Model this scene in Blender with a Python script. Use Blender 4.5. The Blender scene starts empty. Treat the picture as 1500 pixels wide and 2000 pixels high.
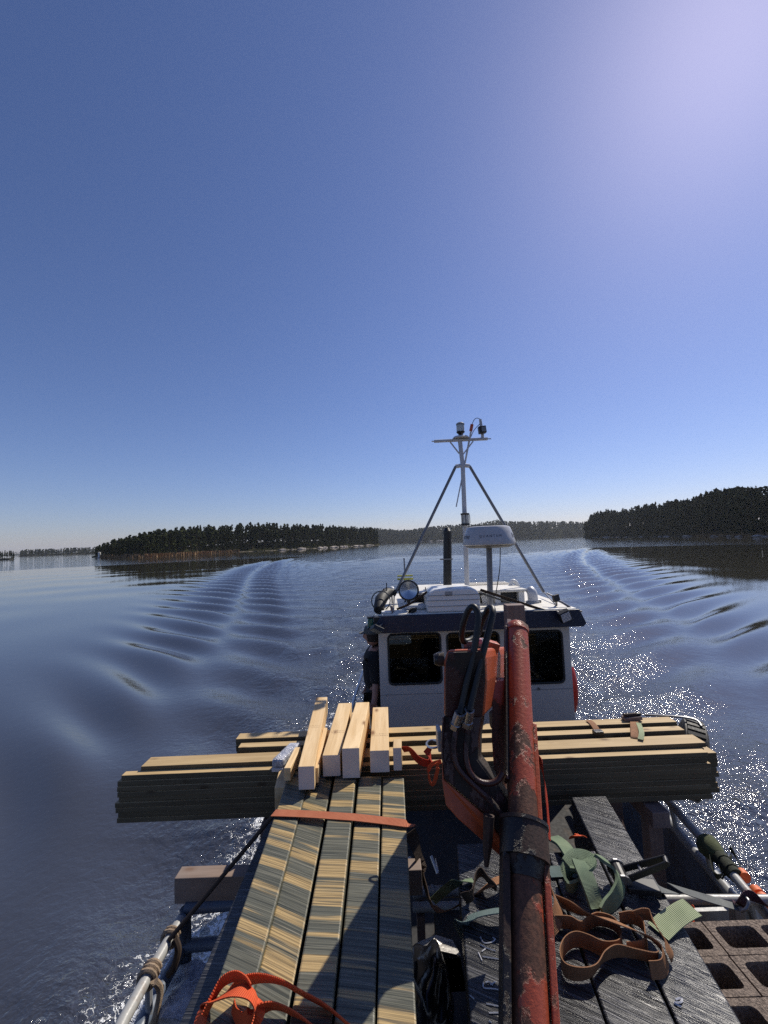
import bpy, bmesh, math, random
import numpy as np
from mathutils import Vector, Matrix, noise

random.seed(7)
scene = bpy.context.scene
col = scene.collection
R = math.radians

# ------------------------------------------------------------------ camera, sky, sun, exposure
CAM_Z = 3.3
PITCH, ROLL, FPX = R(4.2), R(2.0), 800.0
cam_data = bpy.data.cameras.new('camera')
cam_data.sensor_fit = 'VERTICAL'; cam_data.sensor_height = 36.0
cam_data.lens = 36.0 * FPX / 2000.0
cam_data.clip_start = 0.05; cam_data.clip_end = 20000
cam = bpy.data.objects.new('camera', cam_data); col.objects.link(cam)
cam.matrix_world = (Matrix.Translation((0, 0, CAM_Z)) @ Matrix.Rotation(R(90) + PITCH, 4, 'X')
                    @ Matrix.Rotation(-ROLL, 4, 'Z'))
scene.camera = cam

SUN_AZ, SUN_EL = R(45.0), R(45.0)          # azimuth clockwise from +Y
sun_vec = Vector((math.sin(SUN_AZ) * math.cos(SUN_EL), math.cos(SUN_AZ) * math.cos(SUN_EL), math.sin(SUN_EL)))
world = bpy.data.worlds.new('World'); scene.world = world; world.use_nodes = True
wn = world.node_tree.nodes; wl = world.node_tree.links; wn.clear()
w_out = wn.new('ShaderNodeOutputWorld'); w_bg = wn.new('ShaderNodeBackground')
w_sky = wn.new('ShaderNodeTexSky'); w_sky.sky_type = 'NISHITA'; w_sky.sun_disc = False
w_sky.sun_elevation = SUN_EL; w_sky.sun_rotation = SUN_AZ
w_sky.altitude = 0; w_sky.air_density = 1.0; w_sky.dust_density = 0.38; w_sky.ozone_density = 6.0
w_bg.inputs['Strength'].default_value = 0.080
w_tint = wn.new('ShaderNodeMix'); w_tint.data_type = 'RGBA'; w_tint.blend_type = 'MULTIPLY'; w_tint.inputs[0].default_value = 1.0
w_tint.inputs[7].default_value = (1.19, 1.07, 1.24, 1)      # the phone's cool white balance
wl.new(w_sky.outputs[0], w_tint.inputs[6]); w_sat = wn.new('ShaderNodeHueSaturation'); w_sat.inputs['Saturation'].default_value = 1.02; wl.new(w_tint.outputs[2], w_sat.inputs['Color']); wl.new(w_sat.outputs[0], w_bg.inputs[0]); wl.new(w_bg.outputs[0], w_out.inputs[0])

sun_data = bpy.data.lights.new('sun', 'SUN'); sun_data.energy = 5.0; sun_data.angle = R(0.53)
sun_data.color = (1.0, 0.93, 0.82)
sun = bpy.data.objects.new('sun', sun_data); col.objects.link(sun)
sun.rotation_euler = sun_vec.to_track_quat('Z', 'Y').to_euler()
sun.location = (30, 30, 40)

vs = scene.view_settings
vs.view_transform = 'Standard'; vs.look = 'None'; vs.exposure = 0.0; vs.gamma = 1.0; vs.use_curve_mapping = False
scene.cycles.use_denoising = False
scene.cycles.max_bounces = 8; scene.cycles.transparent_max_bounces = 12
scene.cycles.sample_clamp_indirect = 4.0
scene.cycles.caustics_reflective = False; scene.cycles.caustics_refractive = False

# ------------------------------------------------------------------ measuring helpers (photo pixel -> point at a known height or distance)
def ray(px, py):
    x, y = px - 750.0, 1000.0 - py
    c, s = math.cos(ROLL), math.sin(ROLL)
    x, y = x * c + y * s, -x * s + y * c
    fwd = FPX * math.cos(PITCH) - y * math.sin(PITCH)
    up = FPX * math.sin(PITCH) + y * math.cos(PITCH)
    return Vector((x / fwd, 1.0, up / fwd))
def at_y(px, py, Y):
    d = ray(px, py); return Vector((d.x * Y, Y, CAM_Z + d.z * Y))
def at_z(px, py, rel):
    """point on the level plane `rel` metres above (negative: below) the eye"""
    d = ray(px, py); t = rel / d.z; return Vector((d.x * t, t, CAM_Z + rel))
def ZR(rel): return CAM_Z + rel

# ------------------------------------------------------------------ mesh building
def wloc(o):
    v = Vector((0, 0, 0))
    while o is not None:
        v += o.location; o = o.parent
    return v
def tag(o, label=None, cat=None, group=None, kind=None):
    if label: o['label'] = label
    if cat: o['category'] = cat
    if group: o['group'] = group
    if kind: o['kind'] = kind
    return o
def thing(name, loc, label, cat, group=None):
    o = bpy.data.objects.new(name, None); col.objects.link(o)
    o.empty_display_size = 0.1; o.location = loc
    return tag(o, label, cat, group)

class MB:
    def __init__(s): s.v = []; s.f = []; s.uv = None
    def add(s, vs_, fs_):
        n = len(s.v); s.v += [Vector(p) for p in vs_]; s.f += [tuple(i + n for i in f) for f in fs_]; return s
    def hexa(s, b, t):
        """b, t: four bottom and four top corners, same winding (ccw from above)"""
        return s.add(list(b) + list(t), [(3, 2, 1, 0), (4, 5, 6, 7), (0, 1, 5, 4), (1, 2, 6, 5), (2, 3, 7, 6), (3, 0, 4, 7)])
    def box(s, lo, hi):
        x0, y0, z0 = lo; x1, y1, z1 = hi
        return s.hexa([(x0, y0, z0), (x1, y0, z0), (x1, y1, z0), (x0, y1, z0)], [(x0, y0, z1), (x1, y0, z1), (x1, y1, z1), (x0, y1, z1)])
    def obox(s, c, ax, ay, az):
        c = Vector(c); ax = Vector(ax); ay = Vector(ay); az = Vector(az)
        q = [(-1, -1), (1, -1), (1, 1), (-1, 1)]
        return s.hexa([c + i * ax + j * ay - az for i, j in q], [c + i * ax + j * ay + az for i, j in q])
    def prism(s, poly, ext):
        n = len(poly); a = [Vector(p) for p in poly]; b = [p + Vector(ext) for p in a]
        fs_ = [tuple(range(n))[::-1], tuple(range(n, 2 * n))]
        fs_ += [(i, (i + 1) % n, n + (i + 1) % n, n + i) for i in range(n)]
        return s.add(a + b, fs_)
    def tube(s, pts, r, seg=10, caps=True, closed=False):
        pts = [Vector(p) for p in pts]; n = len(pts)
        rs = list(r) if hasattr(r, '__len__') else [r] * n
        vs_, prev = [], None
        for i, p in enumerate(pts):
            if closed: t = pts[(i + 1) % n] - pts[i - 1]
            else: t = pts[min(i + 1, n - 1)] - pts[max(i - 1, 0)]
            t.normalize()
            if prev is None:
                a = Vector((0, 0, 1)) if abs(t.z) < 0.9 else Vector((1, 0, 0))
                u = t.cross(a).normalized()
            else:
                u = (prev - t * prev.dot(t)).normalized()
            prev = u; w = t.cross(u)
            for k in range(seg):
                an = 2 * math.pi * k / seg
                vs_.append(p + (u * math.cos(an) + w * math.sin(an)) * rs[i])
        fs_ = []
        m = n if closed else n - 1
        for i in range(m):
            j = (i + 1) % n
            for k in range(seg):
                k2 = (k + 1) % seg
                fs_.append((i * seg + k, i * seg + k2, j * seg + k2, j * seg + k))
        if caps and not closed:
            fs_.append(tuple(range(seg))[::-1]); fs_.append(tuple((n - 1) * seg + k for k in range(seg)))
        return s.add(vs_, fs_)
    def lathe(s, prof, c, axis='Z', seg=24, mat=None, caps=True):
        c = Vector(c); vs_ = []
        for r, h in prof:
            for k in range(seg):
                an = 2 * math.pi * k / seg
                p = Vector((r * math.cos(an), r * math.sin(an), h))
                if mat is not None: p = mat @ p
                elif axis == 'Y': p = Vector((p.x, p.z, p.y))
                elif axis == 'X': p = Vector((p.z, p.x, p.y))
                vs_.append(c + p)
        n = len(prof); fs_ = []
        for i in range(n - 1):
            for k in range(seg):
                k2 = (k + 1) % seg
                fs_.append((i * seg + k, i * seg + k2, (i + 1) * seg + k2, (i + 1) * seg + k))
        if caps: fs_.append(tuple(range(seg))[::-1]); fs_.append(tuple((n - 1) * seg + k for k in range(seg)))
        return s.add(vs_, fs_)
    def build(s, name, mat, parent=None, smooth=False, bevel=0.0, bseg=2, label=None, cat=None, group=None, kind=None, base=None):
        if parent is not None: off = wloc(parent)
        elif base is not None: off = Vector(base)
        else:
            xs = [p.x for p in s.v]; ys = [p.y for p in s.v]; zs = [p.z for p in s.v]
            off = Vector(((min(xs) + max(xs)) / 2, (min(ys) + max(ys)) / 2, min(zs)))
        me = bpy.data.meshes.new(name)
        me.from_pydata([tuple(p - off) for p in s.v], [], s.f)
        bm = bmesh.new(); bm.from_mesh(me); bmesh.ops.recalc_face_normals(bm, faces=bm.faces); bm.to_mesh(me); bm.free()
        if s.uv is not None:
            at = me.attributes.new('suv', 'FLOAT_VECTOR', 'POINT')
            at.data.foreach_set('vector', [c for q in s.uv for c in (q[0], q[1], 0.0)])
        if mat is not None: me.materials.append(mat)
        o = bpy.data.objects.new(name, me); col.objects.link(o)
        if parent is not None: o.parent = parent
        else: o.location = off
        if smooth:
            for p in me.polygons: p.use_smooth = True
            try: me.set_sharp_from_angle(angle=R(40))
            except Exception: pass
        if bevel > 0:
            b = o.modifiers.new('bevel', 'BEVEL'); b.width = bevel; b.segments = bseg; b.limit_method = 'ANGLE'; b.angle_limit = R(35)
        return tag(o, label, cat, group, kind)

def cr(pts, n=8, closed=False):
    """Catmull-Rom through tuples of any length"""
    P = [np.array(p, float) for p in pts]; out = []
    m = len(P)
    rng = range(m) if closed else range(m - 1)
    for i in rng:
        if closed: p0, p1, p2, p3 = P[i - 1], P[i], P[(i + 1) % m], P[(i + 2) % m]
        else: p0, p1, p2, p3 = P[max(i - 1, 0)], P[i], P[i + 1], P[min(i + 2, m - 1)]
        for k in range(n):
            t = k / n
            out.append(0.5 * ((2 * p1) + (-p0 + p2) * t + (2 * p0 - 5 * p1 + 4 * p2 - p3) * t * t + (-p0 + 3 * p1 - 3 * p2 + p3) * t ** 3))
    if not closed: out.append(P[-1])
    return out
def curve(pts, n=8, closed=False): return [Vector(p) for p in cr(pts, n, closed)]

def ribbon(ctrl, width=0.05, thick=0.003, n=8, across=2):
    """ctrl: (Vector, twist in degrees: 0 lies flat, 90 stands on edge); a woven strap"""
    pts = cr([tuple(p) + (a,) for p, a in ctrl], n)
    P = [Vector(p[:3]) for p in pts]; A = [R(p[3]) for p in pts]
    mb = MB(); mb.uv = []; L = 0.0; N = len(P)
    m = across + 1; vs_ = []
    for i in range(N):
        t = (P[min(i + 1, N - 1)] - P[max(i - 1, 0)]).normalized()
        if i: L += (P[i] - P[i - 1]).length
        side = t.cross(Vector((0, 0, 1)))
        if side.length < 1e-3: side = Vector((1, 0, 0))
        side.normalize(); upv = side.cross(t).normalized()
        w = side * math.cos(A[i]) + upv * math.sin(A[i]); nn = t.cross(w).normalized()
        for sgn in (1, -1):
            for k in range(m):
                f = k / across - 0.5
                vs_.append(P[i] + w * width * f + nn * thick * 0.5 * sgn); mb.uv.append((L, f * width))
    fs_ = []; st = 2 * m
    for i in range(N - 1):
        a, b = i * st, (i + 1) * st
        for k in range(across):
            fs_.append((a + k, a + k + 1, b + k + 1, b + k)); fs_.append((a + m + k, b + m + k, b + m + k + 1, a + m + k + 1))
        fs_.append((a, b, b + m, a + m)); fs_.append((a + across, a + m + across, b + m + across, b + across))
    e = (N - 1) * st
    for k in range(across):
        fs_.append((k, m + k, m + k + 1, k + 1)); fs_.append((e + k, e + k + 1, e + m + k + 1, e + m + k))
    mb.add(vs_, fs_); return mb

# ------------------------------------------------------------------ materials
class NT:
    def __init__(s, name):
        s.m = bpy.data.materials.new(name); s.m.use_nodes = True
        s.n = s.m.node_tree.nodes; s.l = s.m.node_tree.links
        s.b = s.n['Principled BSDF']; s.out = s.n['Material Output']
    def node(s, t, **kw):
        nd = s.n.new(t)
        for k, v in kw.items():
            if k == 'ins':
                for a, b in v.items():
                    if hasattr(b, 'is_linked') or hasattr(b, 'links'): s.l.new(b, nd.inputs[a])
                    else: nd.inputs[a].default_value = b
            else: setattr(nd, k, v)
        return nd
    def coords(s, kind='Object', scale=(1, 1, 1), rot=(0, 0, 0), rand=0.0):
        tc = s.node('ShaderNodeTexCoord'); o = tc.outputs[kind]
        if rand:
            oi = s.node('ShaderNodeObjectInfo')
            mu = s.node('ShaderNodeMath', operation='MULTIPLY', ins={0: oi.outputs['Random'], 1: rand})
            ad = s.node('ShaderNodeVectorMath', operation='ADD', ins={0: o, 1: mu.outputs[0]}); o = ad.outputs[0]
        mp = s.node('ShaderNodeMapping', ins={'Vector': o, 'Scale': scale, 'Rotation': rot}); return mp.outputs[0]
    def noise(s, vec, scale=5, detail=4, rough=0.55, dist=0.0):
        return s.node('ShaderNodeTexNoise', ins={'Vector': vec, 'Scale': scale, 'Detail': detail, 'Roughness': rough, 'Distortion': dist}).outputs['Fac']
    def ramp(s, fac, stops, interp='LINEAR'):
        r = s.node('ShaderNodeValToRGB'); r.color_ramp.interpolation = interp
        e = r.color_ramp.elements
        while len(e) < len(stops): e.new(0.5)
        for el, (p, c) in zip(e, stops):
            el.position = p; el.color = (c, c, c, 1) if not hasattr(c, '__len__') else tuple(c) + (1,) * (4 - len(c))
        s.l.new(fac, r.inputs[0]); return r.outputs[0]
    def math(s, op, a, b=0.0, clamp=False):
        return s.node('ShaderNodeMath', operation=op, use_clamp=clamp, ins={0: a, 1: b}).outputs[0]
    def mix(s, fac, a, b, mode='MIX'):
        nd = s.node('ShaderNodeMix', data_type='RGBA', blend_type=mode)
        for sock, val in ((nd.inputs[0], fac), (nd.inputs[6], a), (nd.inputs[7], b)):
            if hasattr(val, 'links'): s.l.new(val, sock)
            elif hasattr(val, '__len__'): sock.default_value = tuple(val) + (1,) * (4 - len(val))
            else: sock.default_value = val
        return nd.outputs[2]
    def bump(s, h, strength=0.3, dist=0.01, normal=None):
        nd = s.node('ShaderNodeBump', ins={'Height': h, 'Strength': strength, 'Distance': dist})
        if normal is not None: s.l.new(normal, nd.inputs['Normal'])
        return nd.outputs[0]
    def fin(s, color=None, rough=None, metal=None, normal=None, **kw):
        for k, v in (('Base Color', color), ('Roughness', rough), ('Metallic', metal), ('Normal', normal)):
            if v is None: continue
            if hasattr(v, 'links'): s.l.new(v, s.b.inputs[k])
            elif hasattr(v, '__len__'): s.b.inputs[k].default_value = tuple(v) + (1,) * (4 - len(v))
            else: s.b.inputs[k].default_value = v
        for k, v in kw.items(): s.b.inputs[k.replace('_', ' ')].default_value = v
        return s.m

def m_paint(name, c, rough=0.45, var=0.25, scale=6, bump=0.15, metal=0.0, dirt=None, dirt_amt=0.4):
    t = NT(name); v = t.coords(rand=9.0)
    a = t.noise(v, scale, 6); b = t.noise(v, scale * 7, 4)
    dk = tuple(x * (1 - var) for x in c); lt = tuple(min(1, x * (1 + var * 0.5)) for x in c)
    cc = t.mix(t.ramp(a, [(0.3, 0.0), (0.7, 1.0)]), dk, lt)
    if dirt is not None:
        cc = t.mix(t.ramp(t.noise(v, scale * 2.3, 8, 0.7), [(0.52, 0.0), (0.70, dirt_amt)]), cc, dirt)
    rr = t.ramp(b, [(0.3, max(0.02, rough - 0.08)), (0.7, min(1, rough + 0.12))])
    return t.fin(cc, rr, metal, t.bump(b, bump, 0.004))

def m_wood(name, light, dark, axis='Y', knot=(0.18, 0.08, 0.03), grey=None, rough=0.65, spec=0.3):
    t = NT(name)
    sc = {'Y': (14, 0.9, 14), 'X': (0.9, 14, 14), 'Z': (14, 14, 0.9)}[axis]
    v = t.coords(scale=sc, rand=37.0)
    g = t.noise(v, 1.6, 6, 0.6, 0.6)
    fine = t.noise(v, 7.0, 3, 0.6)
    cc = t.mix(t.ramp(g, [(0.32, 0.0), (0.68, 1.0)]), dark, light)
    cc = t.mix(t.ramp(fine, [(0.55, 0.0), (0.75, 0.35)]), cc, tuple(x * 0.62 for x in dark))
    ks = {'Y': (9, 4.2, 9), 'X': (4.2, 9, 9), 'Z': (9, 9, 4.2)}[axis]
    kv = t.coords(scale=ks, rand=23.0)
    vo = t.node('ShaderNodeTexVoronoi', ins={'Vector': kv, 'Scale': 1.0, 'Randomness': 1.0})
    cc = t.mix(t.ramp(vo.outputs['Distance'], [(0.07, 0.85), (0.13, 0.30), (0.2, 0.0)]), cc, knot)
    if grey is not None:
        gv = t.coords(scale=(2, 2, 2), rand=11.0)
        cc = t.mix(t.ramp(t.noise(gv, 2.0, 5), [(0.35, 0.0), (0.7, 0.6)]), cc, grey)
    oi = t.node('ShaderNodeObjectInfo')
    hs = t.node('ShaderNodeHueSaturation', ins={'Color': cc, 'Value': t.math('ADD', t.math('MULTIPLY', oi.outputs['Random'], 0.3), 0.85)})
    return t.fin(hs.outputs[0], rough, 0, t.bump(fine, 0.25, 0.004), Specular_IOR_Level=spec)

def m_wrap(name, black):
    """stretch film wound round a pack of boards: streaks run across the pack with a slant"""
    t = NT(name)
    tc = t.node('ShaderNodeTexCoord'); oi = t.node('ShaderNodeObjectInfo')
    sx = t.node('ShaderNodeSeparateXYZ', ins={0: tc.outputs['Object']})
    slope = t.node('ShaderNodeAttribute', attribute_type='OBJECT', attribute_name='slant').outputs['Fac']
    off = t.math('MULTIPLY', oi.outputs['Random'], 31.0)
    u = t.math('ADD', t.math('ADD', sx.outputs['Y'], t.math('MULTIPLY', sx.outputs['X'], slope)), off)
    def layer(fu, fx, detail, dist, seed):
        cv = t.node('ShaderNodeCombineXYZ', ins={0: t.math('MULTIPLY', sx.outputs['X'], fx), 1: t.math('MULTIPLY', u, fu), 2: t.math('ADD', t.math('MULTIPLY', sx.outputs['Z'], fx), seed)})
        return t.noise(cv.outputs[0], 1.0, detail, 0.6, dist)
    fine = layer(170.0, 2.2, 3, 0.10, 0.0); mid = layer(46.0, 1.6, 4, 0.20, 7.0); crease = layer(95.0, 3.2, 2, 0.3, 13.0)
    if black:
        cc = t.mix(t.ramp(mid, [(0.35, 0.0), (0.7, 1.0)]), (0.004, 0.004, 0.005), (0.022, 0.023, 0.026))
        cc = t.mix(t.ramp(fine, [(0.56, 0.0), (0.70, 0.8)]), cc, (0.17, 0.17, 0.18))  # pale streaks: the film's silvery sheen put into the colour
        rr = t.ramp(mid, [(0.3, 0.24), (0.7, 0.42)])
        h = t.math('ADD', t.math('MULTIPLY', fine, 0.45), t.math('ADD', t.math('MULTIPLY', mid, 0.7), t.math('MULTIPLY', crease, 0.6)))
        return t.fin(cc, rr, 0, t.bump(h, 1.0, 0.014), Specular_IOR_Level=0.9)
    band = layer(9.0, 0.3, 1.0, 0.0, 3.0)
    k = t.math('ADD', band, t.math('MULTIPLY', t.math('SUBTRACT', mid, 0.5), 0.20))
    tan = t.ramp(k, [(0.500, 0.0), (0.525, 1.0)])
    film = t.mix(t.ramp(fine, [(0.33, 0.0), (0.68, 1.0)]), (0.036, 0.040, 0.031), (0.155, 0.152, 0.112))
    film = t.mix(t.ramp(crease, [(0.62, 0.0), (0.72, 0.5)]), film, (0.32, 0.30, 0.24))
    board = t.mix(t.ramp(fine, [(0.35, 0.0), (0.6, 1.0)]), (0.19, 0.135, 0.062), (0.46, 0.325, 0.145))
    board = t.mix(t.ramp(crease, [(0.36, 0.65), (0.42, 0.0)]), board, (0.05, 0.05, 0.042))
    geo = t.node('ShaderNodeNewGeometry'); nz = t.node('ShaderNodeSeparateXYZ', ins={0: geo.outputs['Normal']})
    top = t.ramp(nz.outputs['Z'], [(0.3, 0.0), (0.6, 1.0)])
    cc = t.mix(t.math('MULTIPLY', tan, top), film, board)
    h = t.math('ADD', t.math('MULTIPLY', fine, 0.5), t.math('ADD', t.math('MULTIPLY', mid, 0.5), t.math('MULTIPLY', crease, 0.7)))
    return t.fin(cc, t.ramp(mid, [(0.3, 0.40), (0.7, 0.58)]), 0, t.bump(h, 0.8, 0.006), Specular_IOR_Level=0.4)

def m_strap(name, c, c2, rib=260.0):
    t = NT(name)
    at = t.node('ShaderNodeAttribute', attribute_name='suv'); sx = t.node('ShaderNodeSeparateXYZ', ins={0: at.outputs['Vector']})
    wv = t.math('SINE', t.math('MULTIPLY', sx.outputs['X'], rib * 6.283))
    edge = t.math('SINE', t.math('MULTIPLY', sx.outputs['Y'], 900.0))
    v = t.coords(scale=(8, 8, 8)); n_ = t.noise(v, 2.0, 6, 0.6)
    cc = t.mix(t.ramp(n_, [(0.3, 0.0), (0.7, 1.0)]), c, c2)
    cc = t.mix(t.ramp(wv, [(0.0, 0.28), (0.6, 0.0)]), cc, tuple(x * 0.3 for x in c))
    h = t.math('ADD', wv, t.math('MULTIPLY', edge, 0.35))
    return t.fin(cc, 0.7, 0, t.bump(h, 0.5, 0.002), Specular_IOR_Level=0.25)

def m_rust(name, paint, rust, amount=0.5, rough=0.4, scale=7):
    t = NT(name); v = t.coords(rand=5.0)
    st = t.coords(scale=(1, 1, 0.6), rand=3.0)
    n1 = t.noise(st, scale, 9, 0.68); n2 = t.noise(v, scale * 9, 5, 0.7); big = t.noise(v, scale * 0.25, 3)
    k = t.math('ADD', n1, t.math('MULTIPLY', t.math('SUBTRACT', big, 0.5), 0.7))
    mask = t.ramp(k, [(0.60 - amount * 0.2, 0.0), (0.64 - amount * 0.2, 1.0)])
    pc = t.mix(t.ramp(n2, [(0.3, 0.0), (0.7, 1.0)]), tuple(x * 0.75 for x in paint), paint)
    rc = t.mix(t.ramp(n2, [(0.35, 0.0), (0.65, 1.0)]), tuple(x * 0.35 for x in rust), rust)
    cc = t.mix(mask, pc, rc)
    rr = t.mix(mask, (rough,) * 3, (0.72,) * 3)
    hh = t.math('ADD', t.math('MULTIPLY', mask, -0.6), t.math('MULTIPLY', n2, 0.5))
    return t.fin(cc, rr, 0, t.bump(hh, 0.7, 0.006))

def m_plain(name, c, rough=0.5, metal=0.0, **kw):
    t = NT(name); v = t.coords(rand=5.0); n_ = t.noise(v, 30, 4)
    cc = t.mix(t.ramp(n_, [(0.3, 0.0), (0.7, 1.0)]), tuple(x * 0.82 for x in c), c)
    return t.fin(cc, rough, metal, t.bump(n_, 0.08, 0.002), **kw)

M = {}
M['white'] = m_paint('white_paint', (0.78, 0.78, 0.76), 0.35, 0.06, 3, 0.05, dirt=(0.45, 0.38, 0.28), dirt_amt=0.25)
M['wall'] = m_paint('wall_paint', (0.62, 0.58, 0.53), 0.38, 0.05, 2, 0.04, dirt=(0.42, 0.38, 0.34), dirt_amt=0.18)
M['navy'] = m_paint('navy_paint', (0.006, 0.014, 0.042), 0.45, 0.2, 4, 0.06, dirt=(0.05, 0.055, 0.065), dirt_amt=0.25)
M['roof'] = m_paint('roof_paint', (0.72, 0.69, 0.62), 0.5, 0.1, 5, 0.08, dirt=(0.30, 0.25, 0.18), dirt_amt=0.5)
M['grey'] = m_paint('grey_paint', (0.30, 0.31, 0.32), 0.4, 0.15, 8, 0.12, dirt=(0.16, 0.10, 0.06), dirt_amt=0.5)
M['mastgrey'] = m_paint('mast_paint', (0.55, 0.56, 0.58), 0.4, 0.1, 8, 0.08)
M['staygrey'] = m_paint('stay_paint', (0.16, 0.17, 0.19), 0.4, 0.1, 8, 0.08)
M['rail'] = m_paint('rail_paint', (0.36, 0.36, 0.345), 0.38, 0.12, 12, 0.12, dirt=(0.22, 0.13, 0.07), dirt_amt=0.55)
M['hull'] = m_paint('hull_paint', (0.10, 0.125, 0.17), 0.45, 0.25, 4, 0.12, dirt=(0.10, 0.06, 0.035), dirt_amt=0.5)
M['deck'] = m_paint('deck_paint', (0.028, 0.028, 0.029), 0.8, 0.3, 5, 0.3, dirt=(0.10, 0.06, 0.035), dirt_amt=0.5)
M['black'] = m_plain('black_plastic', (0.012, 0.012, 0.013), 0.45)
M['rubber'] = m_paint('black_rubber', (0.018, 0.018, 0.018), 0.62, 0.3, 20, 0.3)
M['hose'] = m_plain('hose_rubber', (0.006, 0.006, 0.006), 0.48)
M['steel'] = m_plain('bright_steel', (0.55, 0.56, 0.58), 0.28, 1.0)
M['dsteel'] = m_plain('dull_steel', (0.22, 0.22, 0.23), 0.42, 0.8)
M['pine'] = m_wood('fresh_spruce', (0.74, 0.55, 0.32), (0.58, 0.39, 0.19), 'Y')
M['pineend'] = m_paint('sealed_timber_end', (0.62, 0.57, 0.55), 0.7, 0.1, 9, 0.1)
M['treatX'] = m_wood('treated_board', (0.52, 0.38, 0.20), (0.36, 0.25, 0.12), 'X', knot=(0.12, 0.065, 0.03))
M['shadeX'] = m_wood('treated_board_shaded_side', (0.14, 0.113, 0.07), (0.075, 0.062, 0.038), 'X', knot=(0.05, 0.035, 0.02))  # same boards, darkened: shade on the stack's sides put into the colour
M['oldwood'] = m_wood('weathered_wood', (0.26, 0.18, 0.15), (0.16, 0.10, 0.085), 'Z', grey=(0.22, 0.19, 0.18))
M['bearer'] = m_wood('bearer_wood', (0.34, 0.25, 0.195), (0.24, 0.17, 0.13), 'X', grey=(0.25, 0.215, 0.20))
M['wrap'] = m_wrap('grey_stretch_film', False)
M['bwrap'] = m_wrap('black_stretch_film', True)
M['red'] = m_rust('rusty_red_paint', (0.40, 0.080, 0.036), (0.14, 0.055, 0.028), 0.55, 0.36, 7)
M['darkred'] = m_rust('shaded_dark_red_paint', (0.045, 0.009, 0.007), (0.022, 0.012, 0.008), 0.6, 0.40, 6)  # crane red darkened: shade of the faces turned from the sun is painted in
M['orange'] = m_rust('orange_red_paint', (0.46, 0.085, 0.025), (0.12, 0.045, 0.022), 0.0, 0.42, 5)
M['grease'] = m_rust('greasy_black_steel', (0.014, 0.010, 0.009), (0.05, 0.022, 0.014), 0.5, 0.38, 8)
M['s_orange'] = m_strap('orange_webbing', (0.62, 0.085, 0.028), (0.74, 0.13, 0.04), 180)
M['s_rust'] = m_strap('red_brown_webbing', (0.42, 0.12, 0.055), (0.50, 0.17, 0.085), 180)
M['s_brown'] = m_strap('brown_webbing', (0.24, 0.115, 0.055), (0.40, 0.20, 0.10), 230)
M['s_dark'] = m_strap('dark_brown_webbing', (0.05, 0.035, 0.028), (0.08, 0.055, 0.04), 230)
M['s_green'] = m_strap('sage_green_webbing', (0.13, 0.19, 0.12), (0.23, 0.29, 0.18), 300)
M['s_pale'] = m_strap('pale_green_webbing', (0.28, 0.34, 0.19), (0.38, 0.43, 0.26), 150)
M['s_teal'] = m_strap('teal_webbing', (0.09, 0.14, 0.14), (0.15, 0.20, 0.19), 230)
M['s_grey'] = m_strap('grey_webbing', (0.12, 0.13, 0.13), (0.20, 0.21, 0.20), 200)
M['s_purple'] = m_strap('maroon_webbing', (0.05, 0.02, 0.035), (0.09, 0.04, 0.06), 230)
M['s_red'] = m_strap('red_webbing', (0.40, 0.035, 0.015), (0.5, 0.055, 0.025), 200)
# ------------------------------------------------------------------ the water, with the boat's wake as real waves
def track_x(y):
    """centre line of the wake: the boat has been turning"""
    y = np.asarray(y, float); q = np.clip(y - 22, 0, 80)
    return 0.45 + 2.3 * (1 - np.exp(-np.clip(y - 2, 0, 999) / 9.0)) + 0.0016 * q ** 2 + np.where(y > 102, (y - 102) * 0.256, 0)
HULL = [(0.2, 1.52), (1.5, 1.66), (2.2, 1.74), (3.2, 1.86), (4.5, 2.00), (6.2, 1.85)]      # starboard edge: y, x
HULL_L = [(0.2, -1.00), (1.5, -1.03), (2.9, -0.98), (4.3, -0.46), (6.2, -0.36)]
def hull_x(y, tab):
    return np.interp(y, [a for a, b in tab], [b for a, b in tab])

def spaced(lo, core0, core1, hi, d0, g1, lim, g2):
    a = list(np.arange(core0, core1 + 1e-6, d0)); d = d0
    p = a[-1]
    while p < hi:
        d = d * (1 + (g1 if p < lim else g2)); p += d; a.append(p)
    p = a[0]; d = d0; b = []
    while p > lo:
        d = d * (1 + (g1 if -p < lim else g2)); p -= d; b.append(p)
    return np.array(b[::-1] + a)
gy = spaced(-60, -1.0, 11.0, 7000, 0.085, 0.011, 120, 0.09)
gx = spaced(-5000, -9.0, 11.0, 5000, 0.10, 0.014, 90, 0.10)
X, Y = np.meshgrid(gx, gy); X = X.ravel(); Y = Y.ravel()
S = Y + 13.0; Nn = X - track_x(Y)
Zw = np.zeros_like(X)
k0 = 9.81 / 2.02 ** 2
dist = np.hypot(X, Y)
def kelvin(s_all, idx, nth, thmax, amp, ph):
    th = np.linspace(-thmax, thmax, nth); k = k0 / np.cos(th) ** 2
    win = (0.22 + 1.25 * np.exp(-((np.abs(th) - R(39)) / R(12)) ** 2)) * np.cos(th / thmax * math.pi / 2) ** 0.6
    kx = (k * np.cos(th)).astype(np.float32); ky = (k * np.sin(th)).astype(np.float32)
    wx, wy = X[idx], Y[idx]
    s_ = (s_all[idx] + 0.16 * np.sin(0.31 * wx + 0.17 * wy + 1) + 0.09 * np.sin(0.63 * wy - 0.41 * wx)).astype(np.float32)
    n_ = (Nn[idx] + 0.16 * np.sin(0.27 * wy + 0.5 * wx + 2) + 0.07 * np.sin(0.9 * wy + 0.2 * wx)).astype(np.float32); acc = np.zeros(len(idx), np.float32)
    for a, b, w in zip(kx, ky, win.astype(np.float32)):
        acc += w * np.sin(a * s_ + b * n_ + ph)
    return acc * (2 * thmax / nth) * amp
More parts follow.
